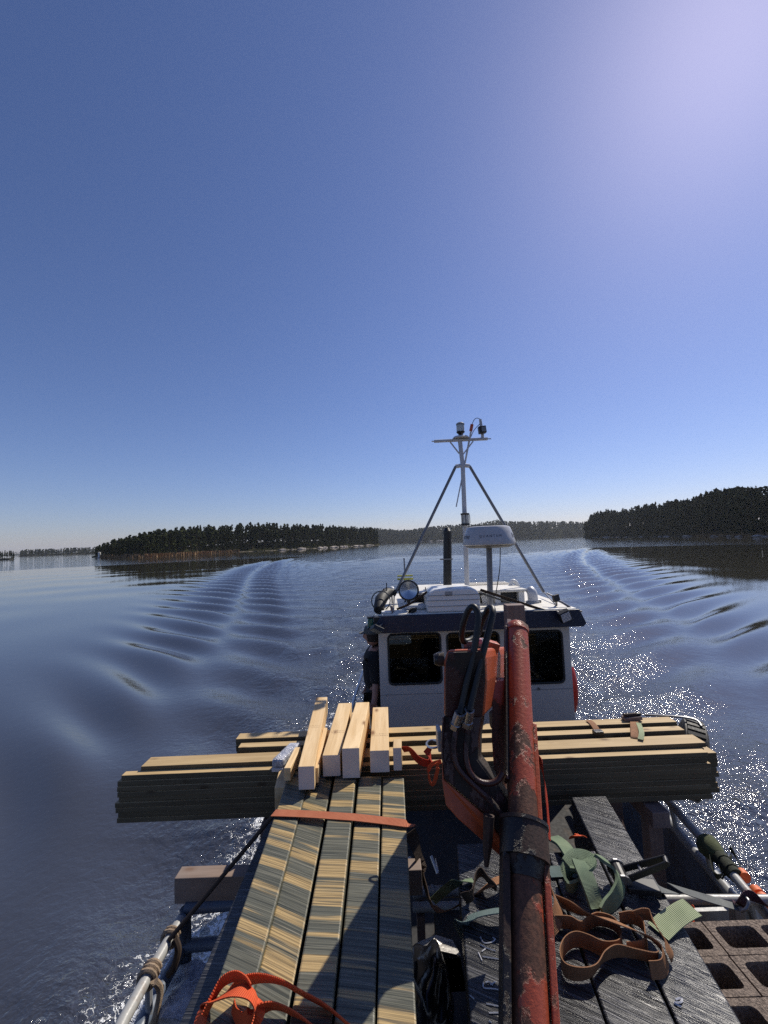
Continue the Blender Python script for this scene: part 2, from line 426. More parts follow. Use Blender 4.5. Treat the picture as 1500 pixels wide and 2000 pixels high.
for src, amp, ph in ((13.0, 0.40, 0.6), (5.0, 0.32, 2.1)):           # bow and quarter wave
    Sx = Y + src; part = np.zeros_like(X)
    ins_ = (Sx > 0.6) & (np.abs(Nn) < 0.47 * Sx + 3.3)
    for s0, s1, nth in ((0.6, 14, 200), (14, 34, 420), (34, 70, 760), (70, 118, 1100)):
        idx = np.nonzero(ins_ & (Sx >= s0) & (Sx < s1))[0]
        if len(idx): part[idx] = kelvin(Sx, idx, nth, R(62), amp, ph)
    edge = np.clip((0.44 * Sx + 3.0 - np.abs(Nn)) / 2.2, 0, 1); edge = edge * edge * (3 - 2 * edge)
    Zw += part * edge * np.clip(Sx / 4.0, 0, 1) * np.clip((118 - Sx) / 45, 0, 1) * (np.clip(Sx, 1, 200) / 12.0) ** 0.22 * np.clip(0.40 + Y / 60.0, 0.40, 1.0)
# churned water beside and behind the hull
hl, hr = hull_x(Y, HULL_L), hull_x(Y, HULL)
out_l = np.clip(hl - X, 0, 99); out_r = np.clip(X - hr, 0, 99)
near_hull = np.where(Y < 6.5, np.exp(-((out_l + 0.7 * out_r) / (0.9 + 0.14 * np.clip(Y, 0, 9))) ** 2), 0)
aft = np.clip(Y - 5.0, 0, 999)
core = np.where(Y > 5.0, np.exp(-(Nn / (3.4 + 0.17 * np.clip(aft, 0, 60))) ** 4), 0) * (0.35 + 0.65 * np.exp(-aft / 14)) * np.exp(-aft / 300)
churn = np.clip(np.maximum(near_hull, core), 0, 1)
rng = np.random.default_rng(3)
chop = np.zeros_like(X)
for i in range(42):
    lam = rng.uniform(0.35, 1.7); an = rng.uniform(0, 2 * math.pi); k = 2 * math.pi / lam
    chop += lam * 0.0105 * np.sin(k * (X * math.cos(an) + Y * math.sin(an)) + rng.uniform(0, 6.28))
res_fade = np.clip((34 - dist) / 22, 0, 1)
Zw += chop * churn * res_fade * 0.72
# a little old swell everywhere near
for i in range(10):
    lam = rng.uniform(5, 13); an = rng.uniform(0, 2 * math.pi); k = 2 * math.pi / lam
    Zw += 0.0035 * np.sin(k * (X * math.cos(an) + Y * math.sin(an)) + rng.uniform(0, 6.28)) * np.clip((160 - dist) / 80, 0, 1)
# keep the surface under the deck down
Zw = np.where((X > hl) & (X < hr) & (Y > 0) & (Y < 6.3), np.minimum(Zw, 0.05), Zw)
arm = np.exp(-((np.abs(Nn) - 0.30 * S) / (0.8 + 0.10 * S)) ** 2) * (S > 2)
inner = np.clip((0.33 * S - np.abs(Nn)) / (0.05 * S + 0.8), 0, 1)
ripple = np.clip(0.010 + 0.16 * inner * np.clip((Y - 3) / 30, 0.2, 1) + 1.0 * churn + 0.02 * arm, 0, 1)
ripple = np.where(dist > 120, np.maximum(ripple, 0.12), ripple)
bow = np.where(Y < 8.5, np.exp(-((out_l - 0.75) / 0.75) ** 2) * (out_l > 0) + 0.75 * np.exp(-((out_r - 0.5) / 0.5) ** 2) * (out_r > 0), 0) * np.clip((Y + 1) / 2, 0, 1) * np.clip((9 - Y) / 2, 0, 1)
crest = np.clip((Zw - 0.05) / 0.06, 0, 1) * np.exp(-((np.abs(Nn) - 0.24 * (Y + 4.5)) / 0.8) ** 2) * np.clip((Y - 3.5) / 2, 0, 1) * (Y < 13)
stern = np.where(Y > 6, np.exp(-(Nn / 1.5) ** 2) * np.exp(-aft / 9), 0)
foam = np.clip(0.95 * bow + 0.62 * crest + 0.6 * stern, 0, 1)
ny, nx = len(gy), len(gx)
ii = (np.arange(ny - 1)[:, None] * nx + np.arange(nx - 1)[None, :]).ravel()
faces = np.stack([ii, ii + 1, ii + nx + 1, ii + nx], 1)
wm = bpy.data.meshes.new('water')
wm.vertices.add(len(X)); wm.vertices.foreach_set('co', np.stack([X, Y, Zw], 1).ravel().astype(np.float32))
wm.loops.add(faces.size); wm.loops.foreach_set('vertex_index', faces.ravel().astype(np.int32))
wm.polygons.add(len(faces)); wm.polygons.foreach_set('loop_start', (np.arange(len(faces)) * 4).astype(np.int32))
wm.polygons.foreach_set('use_smooth', np.ones(len(faces), bool))
wm.update(); wm.validate()
for nm, arr in (('ripple', ripple), ('foam', foam)):
    a = wm.attributes.new(nm, 'FLOAT', 'POINT'); a.data.foreach_set('value', arr.astype(np.float32))
t = NT('sea_water')
ar = t.node('ShaderNodeAttribute', attribute_name='ripple').outputs['Fac']
af = t.node('ShaderNodeAttribute', attribute_name='foam').outputs['Fac']
v = t.coords()
n1 = t.noise(v, 2.6, 5, 0.55, 0.3); n2 = t.noise(v, 11.0, 3, 0.6, 0.3)
h = t.math('MULTIPLY', t.math('ADD', n1, t.math('MULTIPLY', n2, 0.55)), ar)
nrm = t.bump(h, 1.0, 0.15)
fn = t.noise(v, 5.5, 9, 0.72, 1.6); fn2 = t.noise(v, 26.0, 5, 0.7, 0.8)
vo = t.node('ShaderNodeTexVoronoi', feature='DISTANCE_TO_EDGE', ins={'Vector': t.node('ShaderNodeVectorMath', operation='ADD', ins={0: v, 1: t.node('ShaderNodeTexNoise', ins={'Vector': v, 'Scale': 4.0, 'Detail': 4.0}).outputs['Color']}).outputs[0], 'Scale': 7.0}).outputs['Distance']
lace = t.ramp(vo, [(0.0, 0.16), (0.12, 0.0)])
k = t.math('ADD', t.math('ADD', fn, t.math('MULTIPLY', fn2, 0.30)), t.math('ADD', lace, t.math('MULTIPLY', t.math('SUBTRACT', af, 1.0), 0.42)))
fm = t.math('MULTIPLY', t.ramp(k, [(0.575, 0.0), (0.67, 1.0)]), t.ramp(af, [(0.05, 0.0), (0.2, 1.0)]))
cc = t.mix(fm, (0.036, 0.033, 0.025), (0.72, 0.74, 0.75))
rr = t.mix(fm, t.ramp(ar, [(0.05, 0.02), (0.6, 0.075)]), (0.75,) * 3)
fh = t.bump(t.math('MULTIPLY', fm, t.math('ADD', fn2, 0.5)), 0.6, 0.02, nrm)
t.fin(cc, rr, 0, fh, IOR=2.4)
wm.materials.append(t.m)
water = bpy.data.objects.new('water', wm); col.objects.link(water); tag(water, kind='structure')
water['label'] = 'calm dark sea with the spreading wake of the boat'

# ------------------------------------------------------------------ shores
def m_ground(name):
    t = NT(name); v = t.coords(); n_ = t.noise(v, 0.25, 6); 
    sx = t.node('ShaderNodeSeparateXYZ', ins={0: t.node('ShaderNodeNewGeometry').outputs['Position']})
    low = t.ramp(t.math('ADD', t.math('MULTIPLY', sx.outputs['Z'], 0.5), t.math('MULTIPLY', n_, 0.8)), [(0.22, 0.0), (0.6, 1.0)])
    rock = t.mix(t.ramp(t.noise(v, 0.9, 6), [(0.4, 0.0), (0.6, 1.0)]), (0.10, 0.085, 0.07), (0.36, 0.31, 0.27))
    cc = t.mix(low, rock, t.mix(n_, (0.016, 0.019, 0.010), (0.032, 0.031, 0.017)))
    return t.fin(cc, 0.95, 0, t.bump(t.noise(v, 1.5, 6), 0.6, 0.3), Specular_IOR_Level=0.0)
M['ground'] = m_ground('forest_floor_and_shore_rock')
def island(name, label, shore, depth, hmax, shore_h=0.6, hill=lambda u: 1.0, taper=0.06):
    """shore: points along the near waterline; the land rises behind it"""
    sh = [Vector((a, b)) for a, b in shore]; rows = 14; n = len(sh) * 6
    P = [Vector(p) for p in cr([tuple(p) for p in sh], 6)]; n = len(P)
    cen = sum(P, Vector((0, 0))) / n
    mb = MB(); vs_ = []; fs_ = []
    for i, p in enumerate(P):
        away = p.normalized()
        e = min(1.0, min(i, n - 1 - i) / (n * taper)) ** 0.7; hm = hmax * hill(i / (n - 1))
        for j in range(rows):
            f = j / (rows - 1); dd = depth * f * (0.25 + 0.75 * e)
            q = p + away * dd
            z = -0.6 if j == 0 else (shore_h * (0.6 + 0.8 * noise.noise((q.x * 0.09, q.y * 0.09, 1.3))) + hm * e * math.sin(math.pi * min(1, f * 1.1) ** 0.62) * (0.8 + 0.4 * noise.noise((q.x * 0.012, q.y * 0.012, 4))))
            if j == rows - 1: z = -1.0
            vs_.append((q.x + noise.noise((q.x * .3, q.y * .3, 0)) * 1.0, q.y, z))
    for i in range(n - 1):
        for j in range(rows - 1):
            a = i * rows + j; fs_.append((a, a + rows, a + rows + 1, a + 1))
    mb.add(vs_, fs_); o = mb.build(name, M['ground'], smooth=True, kind='structure', label=label, base=(0, 0, 0))
    grid = np.array([tuple(q) for q in vs_]).reshape(n, rows, 3)
    return o, grid

def wl(px, py):
    p = at_z(px, py, -CAM_Z); return (p.x, p.y)
def m_leaf(name, a, b):
    t = NT(name); oi = t.node('ShaderNodeObjectInfo'); v = t.coords(); n_ = t.noise(v, 0.8, 3)
    k = t.math('ADD', t.math('MULTIPLY', oi.outputs['Random'], 0.6), t.math('MULTIPLY', n_, 0.4))
    return t.fin(t.mix(k, a, b), 0.9, 0, None, Specular_IOR_Level=0.03)
M['needles'] = m_leaf('conifer_needles', (0.020, 0.032, 0.014), (0.055, 0.062, 0.024))
M['bark'] = m_plain('pine_bark', (0.16, 0.09, 0.055), 0.9)

def crown_mesh(kind, seed, nleaf, leaf):
    """unit tree: 1 m tall; crown built from small needle clumps on whorled branches"""
    rg = random.Random(seed); mb = MB(); vs_ = []; fs_ = []
    if kind == 'spruce':
        base, rad = 0.06, rg.uniform(0.12, 0.16)
    else:
        base, rad = rg.uniform(0.16, 0.30), rg.uniform(0.13, 0.19)
    lobes = [(rg.uniform(0, 6.28), rg.uniform(base, 0.97), rg.uniform(0.45, 1.0)) for _ in range(34)]
    for i in range(nleaf):
        an, h0, sp = rg.choice(lobes)
        hh = h0 + rg.gauss(0, 0.018)
        f = (hh - base) / (1 - base); f = min(max(f, 0), 1)
        if kind == 'spruce': rr = rad * (1.02 - f) ** 0.85
        else: rr = rad * (math.sin(math.pi * min(1, 0.22 + 0.74 * f)) ** 0.8)
        t_ = rg.random() ** 0.6; r_ = rr * sp * t_
        a_ = an + rg.gauss(0, 0.32)
        droop = -0.05 * t_ if kind == 'spruce' else 0.03 * t_
        c = Vector((math.cos(a_) * r_, math.sin(a_) * r_, hh + droop * rr * 4 + rg.gauss(0, 0.006)))
        d1 = Vector((rg.gauss(0, 1), rg.gauss(0, 1), rg.gauss(0, 0.6))).normalized()
        d2 = d1.cross(Vector((rg.gauss(0, 1), rg.gauss(0, 1), rg.gauss(0, 1)))).normalized()
        L = leaf * rg.uniform(0.6, 1.4)
        n = len(vs_); vs_ += [c - d1 * L, c + d2 * L * 0.55, c + d1 * L, c - d2 * L * 0.55]; fs_.append((n, n + 1, n + 2, n + 3))
    if kind == 'spruce':
        n = len(vs_); vs_ += [Vector((-0.006, 0, 0.9)), Vector((0.006, 0, 0.9)), Vector((0, 0, 1.03))]; fs_.append((n, n + 1, n + 2))
    mb.add(vs_, fs_); return mb
def trunk_mb(seed):
    rg = random.Random(seed); mb = MB()
    pts = [(0, 0, -0.04), (rg.gauss(0, .004), rg.gauss(0, .004), 0.35), (rg.gauss(0, .006), rg.gauss(0, .006), 0.7), (rg.gauss(0, .004), 0, 0.95)]
    mb.tube(pts, [0.014, 0.011, 0.007, 0.002], 6)
    for i in range(7):
        z = rg.uniform(0.35, 0.85); a = rg.uniform(0, 6.28); L = rg.uniform(0.06, 0.13)
        mb.tube([(0, 0, z), (math.cos(a) * L, math.sin(a) * L, z + 0.02)], [0.004, 0.0015], 4)
    return mb
tree_kinds = []
for i, kd in enumerate(('pine', 'spruce', 'pine', 'spruce', 'pine')):
    nm = kd + '_tree'
    tree_kinds.append((nm, crown_mesh(kd, 20 + i, 620, 0.032 if kd == 'pine' else 0.027), trunk_mb(40 + i)))
def mesh_of(mb, name, mat):
    me = bpy.data.meshes.new(name); me.from_pydata([tuple(p) for p in mb.v], [], mb.f); me.materials.append(mat); me.update(); return me
tree_mesh = [(nm, mesh_of(c, 'crown', M['needles']), mesh_of(tr, 'trunk', M['bark'])) for nm, c, tr in tree_kinds]
def plant(x, y, z, h, k, label, group, rz):
    nm, cm, tm = tree_mesh[k]
    e = bpy.data.objects.new(nm, None); col.objects.link(e); e.location = (x, y, z); e.rotation_euler = (0, 0, rz)
    e.scale = (h, h, h); e.empty_display_size = 0.1
    tag(e, label, 'tree', group)
    for n_, me in (('trunk', tm), ('crown', cm)):
        o = bpy.data.objects.new(n_, me); col.objects.link(o); o.parent = e
low_np = []
for nm, c, tr in tree_kinds:
    mb = crown_mesh(nm.split('_')[0], 99 + len(low_np), 105, 0.066 if 'pine' in nm else 0.056)
    V_ = np.array([tuple(p) for p in mb.v]); F_ = [f for f in mb.f]
    low_np.append((V_, F_))
far_np = []
for nm, c, tr in tree_kinds:
    mb = crown_mesh(nm.split('_')[0], 199 + len(far_np), 48, 0.105); far_np.append((np.array([tuple(p) for p in mb.v]), list(mb.f)))
def forest(name, label, spots, far=False):
    """the wood behind, where single trees merge into one dark mass"""
    vs_ = []; fs_ = []; n = 0
    for x, y, z, h, k, rz in spots:
        V_, F_ = (far_np if far else low_np)[k]; c, s_ = math.cos(rz), math.sin(rz)
        W_ = np.stack([V_[:, 0] * c - V_[:, 1] * s_, V_[:, 0] * s_ + V_[:, 1] * c, V_[:, 2]], 1) * h + np.array([x, y, z])
        vs_.append(W_); fs_ += [tuple(i + n for i in f) for f in F_]; n += len(W_)
    me = bpy.data.meshes.new(name); me.from_pydata(np.concatenate(vs_).tolist(), [], fs_); me.materials.append(M['needles'])
    o = bpy.data.objects.new(name, me); col.objects.link(o); tag(o, label, None, None, 'stuff'); return o
rt = random.Random(5)
def ground_at(grid, u, f):
    n, r, _ = grid.shape
    i = min(n - 2, int(u * (n - 1))); a = u * (n - 1) - i; j = min(r - 2, int(f * (r - 1))); b = f * (r - 1) - j
    return (grid[i, j] * (1 - a) + grid[i + 1, j] * a) * (1 - b) + (grid[i, j + 1] * (1 - a) + grid[i + 1, j + 1] * a) * b
def dress(grid, n_front, n_back, hfun, label, group, fname, flabel, f0=0.03, f1=0.16, fb=0.8, u0=0.02, u1=0.98):
    for i in range(n_front):
        u = u0 + (u1 - u0) * (i + rt.random()) / n_front; f = rt.uniform(f0, f1)
        p = ground_at(grid, u, f)
        plant(p[0], p[1], p[2], hfun(u) * rt.uniform(0.65, 1.1), rt.randrange(5), label, group, rt.uniform(0, 6.28))
    sp = []
    for i in range(n_back):
        u = rt.uniform(u0, u1); f = rt.uniform(f0 + 0.01, fb) if i % 4 else rt.uniform(0.005, 0.06); p = ground_at(grid, u, f)
        sp.append((p[0], p[1], p[2], hfun(u) * (rt.uniform(0.7, 1.15) if i % 4 else rt.uniform(0.25, 0.5)), rt.randrange(5), rt.uniform(0, 6.28)))
    if sp: forest(fname, flabel, sp, n_front == 0)

# wooded island left of the boat
_, gA = island('island', 'low wooded island left of the wheelhouse', [wl(180, 1089), wl(250, 1090), wl(330, 1086), wl(430, 1080), wl(560, 1074), wl(660, 1069), wl(742, 1064.5)], 110, 9, hill=lambda u: 0.12 + 0.88 * min(1, u * 1.3))
dress(gA, 135, 1300, lambda u: 5.0 + 8.5 * min(1, u * 1.9), 'dark conifer at the water edge of the island left of the wheelhouse', 'trees on the island left of the wheelhouse',
      'forest', 'dark mass of conifers covering the island left of the wheelhouse', f0=0.015, f1=0.12, fb=0.45, u0=0.03, u1=0.985)
# wooded shore on the right
_, gB = island('headland', 'wooded headland on the right with pale shore rocks', [wl(1140, 1050.5), wl(1200, 1049.5), wl(1300, 1048.5), wl(1400, 1048), wl(1500, 1048), (190, 120), (215, 60)], 110, 13, hill=lambda u: min(1, 1.25 - 0.9 * u))
dress(gB, 135, 1500, lambda u: 16.5 if u > 0.06 else 12, 'dark conifer at the front of the headland on the right', 'trees on the headland on the right',
      'forest', 'dark mass of conifers covering the headland on the right', f0=0.01, f1=0.12, fb=0.45, u0=0.02)
# far shore across the bay
_, gC = island('far_shore', 'distant wooded shore between island and headland', [(-190, 1150), (-60, 1180), (60, 1200), (230, 1190), (420, 1150), (640, 1080)], 420, 38, hill=lambda u: 0.72 + 0.2 * math.sin(u * 11 + 0.6) + 0.2 * u)
dress(gC, 0, 2600, lambda u: 21, '', '', 'forest', 'hazy far wood behind the mast and the radar', f0=0.01, fb=0.4)
_, gD = island('far_shore', 'thin distant shore at the far left horizon', [(-2700, 2500), (-2200, 2600), (-1900, 2700), (-1500, 2500), (-1050, 2000)], 500, 12)
dress(gD, 0, 1000, lambda u: 13, '', '', 'forest', 'faint far wood on the far left horizon', f0=0.01, fb=0.3)
_, gF = island('far_shore', 'low wooded point behind the left island tip', [(-760, 850), (-640, 830), (-480, 800), (-380, 760)], 150, 4)
dress(gF, 0, 700, lambda u: 10, '', '', 'forest', 'low wood behind the left island tip', f0=0.01, fb=0.4)
_, gE = island('islet', 'small islet with low trees at the left picture edge', [wl(-60, 1095), wl(-20, 1094), wl(10, 1093.5), wl(27, 1093)], 25, 1.0)
dress(gE, 16, 20, lambda u: 5.5, 'low conifer on the islet at the left picture edge', 'trees on the small islet', 'forest', 'low wood on the small islet at the left edge', f0=0.1, f1=0.6, fb=0.7)

# shore rocks and reeds
M['rock'] = m_paint('pale_granite', (0.42, 0.37, 0.33), 0.85, 0.4, 0.7, 0.5)
def rock(x, y, s, label, group):
    bm = bmesh.new(); bmesh.ops.create_icosphere(bm, subdivisions=2, radius=1.0)
    for q in bm.verts:
        q.co *= 1 + 0.35 * noise.noise(q.co * 1.3 + Vector((x, y, 0))); q.co.z *= 0.42; q.co.x *= 1.5
    me = bpy.data.meshes.new('shore_rock'); bm.to_mesh(me); bm.free(); me.materials.append(M['rock'])
    o = bpy.data.objects.new('shore_rock', me); col.objects.link(o); o.location = (x, y, 0.15 * s); o.scale = (s, s, s)
    o.rotation_euler = (0, 0, rt.uniform(0, 6)); tag(o, label, 'rock', group)
for i in range(26):
    u = rt.uniform(0.62, 0.97); p = ground_at(gA, u, 0.01); rock(p[0], p[1] - 1.5, rt.uniform(0.8, 2.4), 'pale granite rock on the shore of the island left of the wheelhouse', 'rocks on the left island shore')
for i in range(30):
    u = rt.uniform(0.02, 0.75); p = ground_at(gB, u, 0.01); rock(p[0] - 1.0, p[1] - 1, rt.uniform(0.5, 1.7), 'pale granite rock on the shore of the right headland', 'rocks on the right headland shore')
for i in range(9):
    u = rt.uniform(0.47, 0.56); p = ground_at(gC, u, 0.01); rock(p[0], p[1] - 3, rt.uniform(2.5, 7), 'pale rock on the far shore behind the exhaust pipe', 'rocks on the far shore')
M['reed'] = m_leaf('dry_reed', (0.20, 0.125, 0.065), (0.34, 0.22, 0.12))
def reeds(label, grid, u0, u1, n, h):
    mb = MB(); vs_ = []; fs_ = []
    for i in range(n):
        u = rt.uniform(u0, u1); p = Vector(ground_at(grid, u, rt.uniform(0.0, 0.045))); p.z = -0.1
        a = rt.uniform(0, 6.28); w = 0.35; hh = h * rt.uniform(0.6, 1.15); d = Vector((math.cos(a), math.sin(a), 0)) * w
        k = len(vs_); vs_ += [p - d, p + d, p + d * 0.3 + Vector((rt.gauss(0, .15), 0, hh)), p - d * 0.4 + Vector((rt.gauss(0, .15), 0, hh * 0.9))]; fs_.append((k, k + 1, k + 2, k + 3))
    mb.add(vs_, fs_); mb.build('reed_bed', M['reed'], kind='stuff', label=label)
reeds('dry brown reeds along the left island tip', gA, 0.05, 0.55, 2600, 1.8)
reeds('dry brown reeds along the right headland shore', gB, 0.42, 0.98, 2600, 1.7)
# white beacon at the island tip
b = Vector(wl(194, 1089.5)); b = Vector((b.x, b.y, 0.2)); k_ = thing('beacon', b, 'small white beacon tower at the left island tip', 'beacon')
mb = MB(); mb.lathe([(0.75, 0), (0.72, 1.0), (0.68, 2.6), (0.70, 2.7), (0.70, 2.85), (0.5, 3.0)], b, seg=16); mb.build('tower', M['white'], k_, smooth=True)
mb = MB(); mb.lathe([(0.22, 2.95), (0.22, 3.3), (0.28, 3.32), (0.05, 3.5)], b, seg=12); mb.build('lantern', M['dsteel'], k_, smooth=True)
mb = MB(); mb.lathe([(1.6, -0.5), (1.3, 0.05), (0.9, 0.15)], b, seg=12); mb.build('footing', M['rock'], k_)
# ------------------------------------------------------------------ the workboat
DECK = ZR(-2.46)
boat = thing('workboat', (0.45, 2.5, -0.4), 'grey steel workboat with white wheelhouse, seen along its loaded deck', 'boat')
ys = [0.2, 0.9, 1.5, 2.2, 2.9, 3.6, 4.3, 5.2, 6.2]
left = [Vector((float(hull_x(y, HULL_L)), y, 0)) for y in ys]; right = [Vector((float(hull_x(y, HULL)), y, 0)) for y in ys]
n = len(ys); mb = MB(); vs_ = []; fs_ = []
for a, b in zip(left, right):
    c = (a + b) / 2
    for p, z, k in ((a, DECK - 0.02, 1), (a, 0.25, .97), (a, -0.45, .85), (b, -0.45, .85), (b, 0.25, .97), (b, DECK - 0.02, 1)):
        q = c + (p - c) * k; vs_.append((q.x, q.y, z))
for i in range(n - 1):
    for j in range(6):
        if j == 5: continue
        fs_.append((i * 6 + j, i * 6 + j + 1, (i + 1) * 6 + j + 1, (i + 1) * 6 + j))
fs_ += [tuple(range(6)), tuple((n - 1) * 6 + j for j in range(6))[::-1]]
mb.add(vs_, fs_); hull = mb.build('hull', M['hull'], boat)
mb = MB(); mb.prism([(p.x, p.y, DECK - 0.03) for p in right] + [(p.x, p.y, DECK - 0.03) for p in left[::-1]], (0, 0, 0.03)); deck = mb.build('deck', M['deck'], boat)
def strip(pts, z0, z1, th):
    mb = MB()
    for a, b in zip(pts[:-1], pts[1:]):
        d = (b - a).normalized(); nn = Vector((d.y, -d.x, 0)) * th
        mb.hexa([a + Vector((0, 0, z0)), a + nn + Vector((0, 0, z0)), b + nn + Vector((0, 0, z0)), b + Vector((0, 0, z0))],
                [a + Vector((0, 0, z1)), a + nn + Vector((0, 0, z1)), b + nn + Vector((0, 0, z1)), b + Vector((0, 0, z1))])
    return mb
def resample(tab, y0, y1, m=12): return [Vector((float(hull_x(y, tab)), y, 0)) for y in np.linspace(y0, y1, m)]
RAIL = ZR(-1.70)
strip(resample(HULL, 0.6, 4.3), DECK, ZR(-1.89), 0.012).build('bulwark_plate', M['hull'], boat)
strip(resample(HULL_L, 0.6, 1.95), DECK, ZR(-1.97), 0.012).build('bulwark_plate', M['hull'], boat)
strip(resample(HULL_L, 3.2, 6.1), DECK, ZR(-2.2), 0.012).build('bulwark_plate', M['hull'], boat)
# starboard rail in the picture's right: top tube, capping tube, stanchions
rr_ = [at_z(px, py, -1.70) for px, py in ((1620, 1925), (1500, 1790), (1400, 1671), (1345, 1610), (1290, 1548))]
rr_.append(rr_[-1] + (rr_[-1] - rr_[-2]) * 1.6)
MB().tube(rr_, 0.021, 12).build('rail_tube', M['rail'], boat, smooth=True)
cap_ = [Vector((p.x - 0.03, p.y, ZR(-1.87))) for p in resample(HULL, 0.8, 4.2)]
MB().tube(cap_, 0.028, 10).build('bulwark_cap', M['grey'], boat, smooth=True)
for k_ in (0.25, 1.35, 2.4, 3.6, 4.5):
    i = int(k_); p = rr_[i].lerp(rr_[i + 1], k_ - i); q = Vector((float(hull_x(p.y, HULL)) - 0.03, p.y + 0.02, ZR(-1.87)))
    MB().tube([p, q], 0.016, 8).build('rail_stanchion', M['grey'], boat, smooth=True)
# rail at the picture's left
lr = [at_z(px, py, -1.70) for px, py in ((190, 2100), (240, 1995), (290, 1905), (338, 1822), (352, 1797))]
MB().tube(lr, 0.023, 12).build('rail_tube', M['rail'], boat, smooth=True)
low_l = [at_z(352, 1797, -1.70), at_z(356, 1848, -1.85), at_z(318, 1922, -1.85), at_z(270, 2015, -1.85), at_z(200, 2140, -1.85)]
MB().tube(curve(low_l, 3), 0.026, 10).build('lower_rail', M['hull'], boat, smooth=True)
e0 = at_z(352, 1797, -1.70); e1 = at_z(356, 1848, -1.85)
for e_, ln in ((e0 + Vector((0.0, 0.05, 0.01)), 0.34), (e1, 0.32)):
    MB().tube([e_, e_ + Vector((ln, 0.02, 0))], 0.026, 10).build('gate_tube', M['hull'], boat, smooth=True)
MB().tube([e0 + Vector((0, .05, .01)), Vector((e0.x + 0.01, e0.y + 0.05, DECK))], 0.024, 10).build('gate_post', M['hull'], boat, smooth=True)
MB().tube([e1, Vector((e1.x, e1.y, DECK))], 0.020, 10).build('gate_post', M['hull'], boat, smooth=True)
p = lr[2]; MB().tube([p, Vector((p.x + 0.02, p.y, DECK))], 0.014, 8).build('rail_stanchion', M['grey'], boat, smooth=True)
# rail beside the wheelhouse walkway
sr = [at_z(px, py, -1.62) for px, py in ((668, 1440), (690, 1370), (703, 1330), (716, 1291))]
MB().tube(sr, 0.018, 10).build('rail_tube', M['white'], boat, smooth=True)
for p in (sr[0], sr[1], sr[3]): MB().tube([p, Vector((p.x + 0.02, p.y, DECK))], 0.014, 8).build('rail_stanchion', M['grey'], boat, smooth=True)
sr2 = [Vector((p.x + 0.04, p.y, ZR(-1.85))) for p in sr]
strip([Vector((p.x, p.y, 0)) for p in sr2], ZR(-2.1), ZR(-1.80), 0.05).build('side_plank', M['bearer'], boat)
# thwartships tube with its post, right foreground
a, b = at_z(1300, 1757, -1.66), at_z(1530, 1757, -1.66)
ct = MB().tube([a, b], 0.019, 10).build('cross_tube', M['rail'], boat, smooth=True)
p = a.lerp(b, 0.60); MB().box((p.x - 0.025, p.y - 0.02, DECK), (p.x + 0.025, p.y + 0.02, p.z - 0.018)).build('cross_tube_post', M['grey'], boat, bevel=0.004)
q = a.lerp(b, 0.1); MB().box((q.x - .02, q.y + 0.10, DECK), (b.x + 0.1, q.y + 0.12, ZR(-1.80))).build('locker_panel', M['grey'], boat)

# ---- wheelhouse
WY, WX0, WX1 = 4.20, -0.10, 1.82
WZ1 = ZR(-0.86); D2 = 1.35
def rrect(x0, x1, z0, z1, r, seg=5):
    out = []
    for cx, cz, a0 in ((x1 - r, z0 + r, -90), (x1 - r, z1 - r, 0), (x0 + r, z1 - r, 90), (x0 + r, z0 + r, 180)):
        for k in range(seg + 1):
            a_ = R(a0 + 90 * k / seg); out.append((cx + r * math.cos(a_), cz + r * math.sin(a_)))
    return out
def wall_with_holes(name, outer, holes, y, th, mat, parent):
    bm = bmesh.new(); edges = []
    off = wloc(parent)
    for loop in [outer] + holes:
        vv = [bm.verts.new((x - off.x, y - off.y, z - off.z)) for x, z in loop]
        for i in range(len(vv)): edges.append(bm.edges.new((vv[i], vv[(i + 1) % len(vv)])))
    bmesh.ops.triangle_fill(bm, edges=edges, use_beauty=True)
    r_ = bmesh.ops.extrude_face_region(bm, geom=list(bm.faces))
    bmesh.ops.translate(bm, vec=(0, th, 0), verts=[g for g in r_['geom'] if isinstance(g, bmesh.types.BMVert)])
    bmesh.ops.recalc_face_normals(bm, faces=bm.faces)
    me = bpy.data.meshes.new(name); bm.to_mesh(me); bm.free(); me.materials.append(mat)
    o = bpy.data.objects.new(name, me); col.objects.link(o); o.parent = parent; return o
def wp(px, py): d = at_y(px, py, WY); return d.x, d.z
wins = []
for (x0, y0), (x1, y1) in (((761, 1337), (859, 1236)), ((877, 1338), (973, 1234)), ((1001, 1336), (1096, 1231))):
    a = wp(x0, y0); b = wp(x1, y1); wins.append(rrect(a[0], b[0], a[1], b[1], 0.045))
outer = [(WX0, DECK), (WX1, DECK), (WX1, WZ1), (WX0, WZ1)]
wh = wall_with_holes('wheelhouse_wall', outer, wins, WY, 0.05, M['wall'], boat)
wh['label'] = 'white wheelhouse wall with three dark rounded windows'
t = NT('window_glass')
gl = t.node('ShaderNodeBsdfGlossy', ins={'Roughness': 0.01, 'Color': (1, 1, 1, 1)}); tr = t.node('ShaderNodeBsdfTransparent', ins={'Color': (0.30, 0.33, 0.33, 1)})
fr = t.node('ShaderNodeFresnel', ins={'IOR': 1.28}); mx = t.node('ShaderNodeMixShader', ins={0: fr.outputs[0], 1: tr.outputs[0], 2: gl.outputs[0]})
t.l.new(mx.outputs[0], t.out.inputs[0]); M['glass'] = t.m
for w in wins:
    p = MB().prism([(x, WY + 0.022, z) for x, z in w], (0, 0.006, 0)).build('window_pane', M['glass'], wh)
    MB().tube([(x, WY - 0.004, z) for x, z in w], 0.011, 6, closed=True).build('window_gasket', M['rubber'], wh, smooth=True)
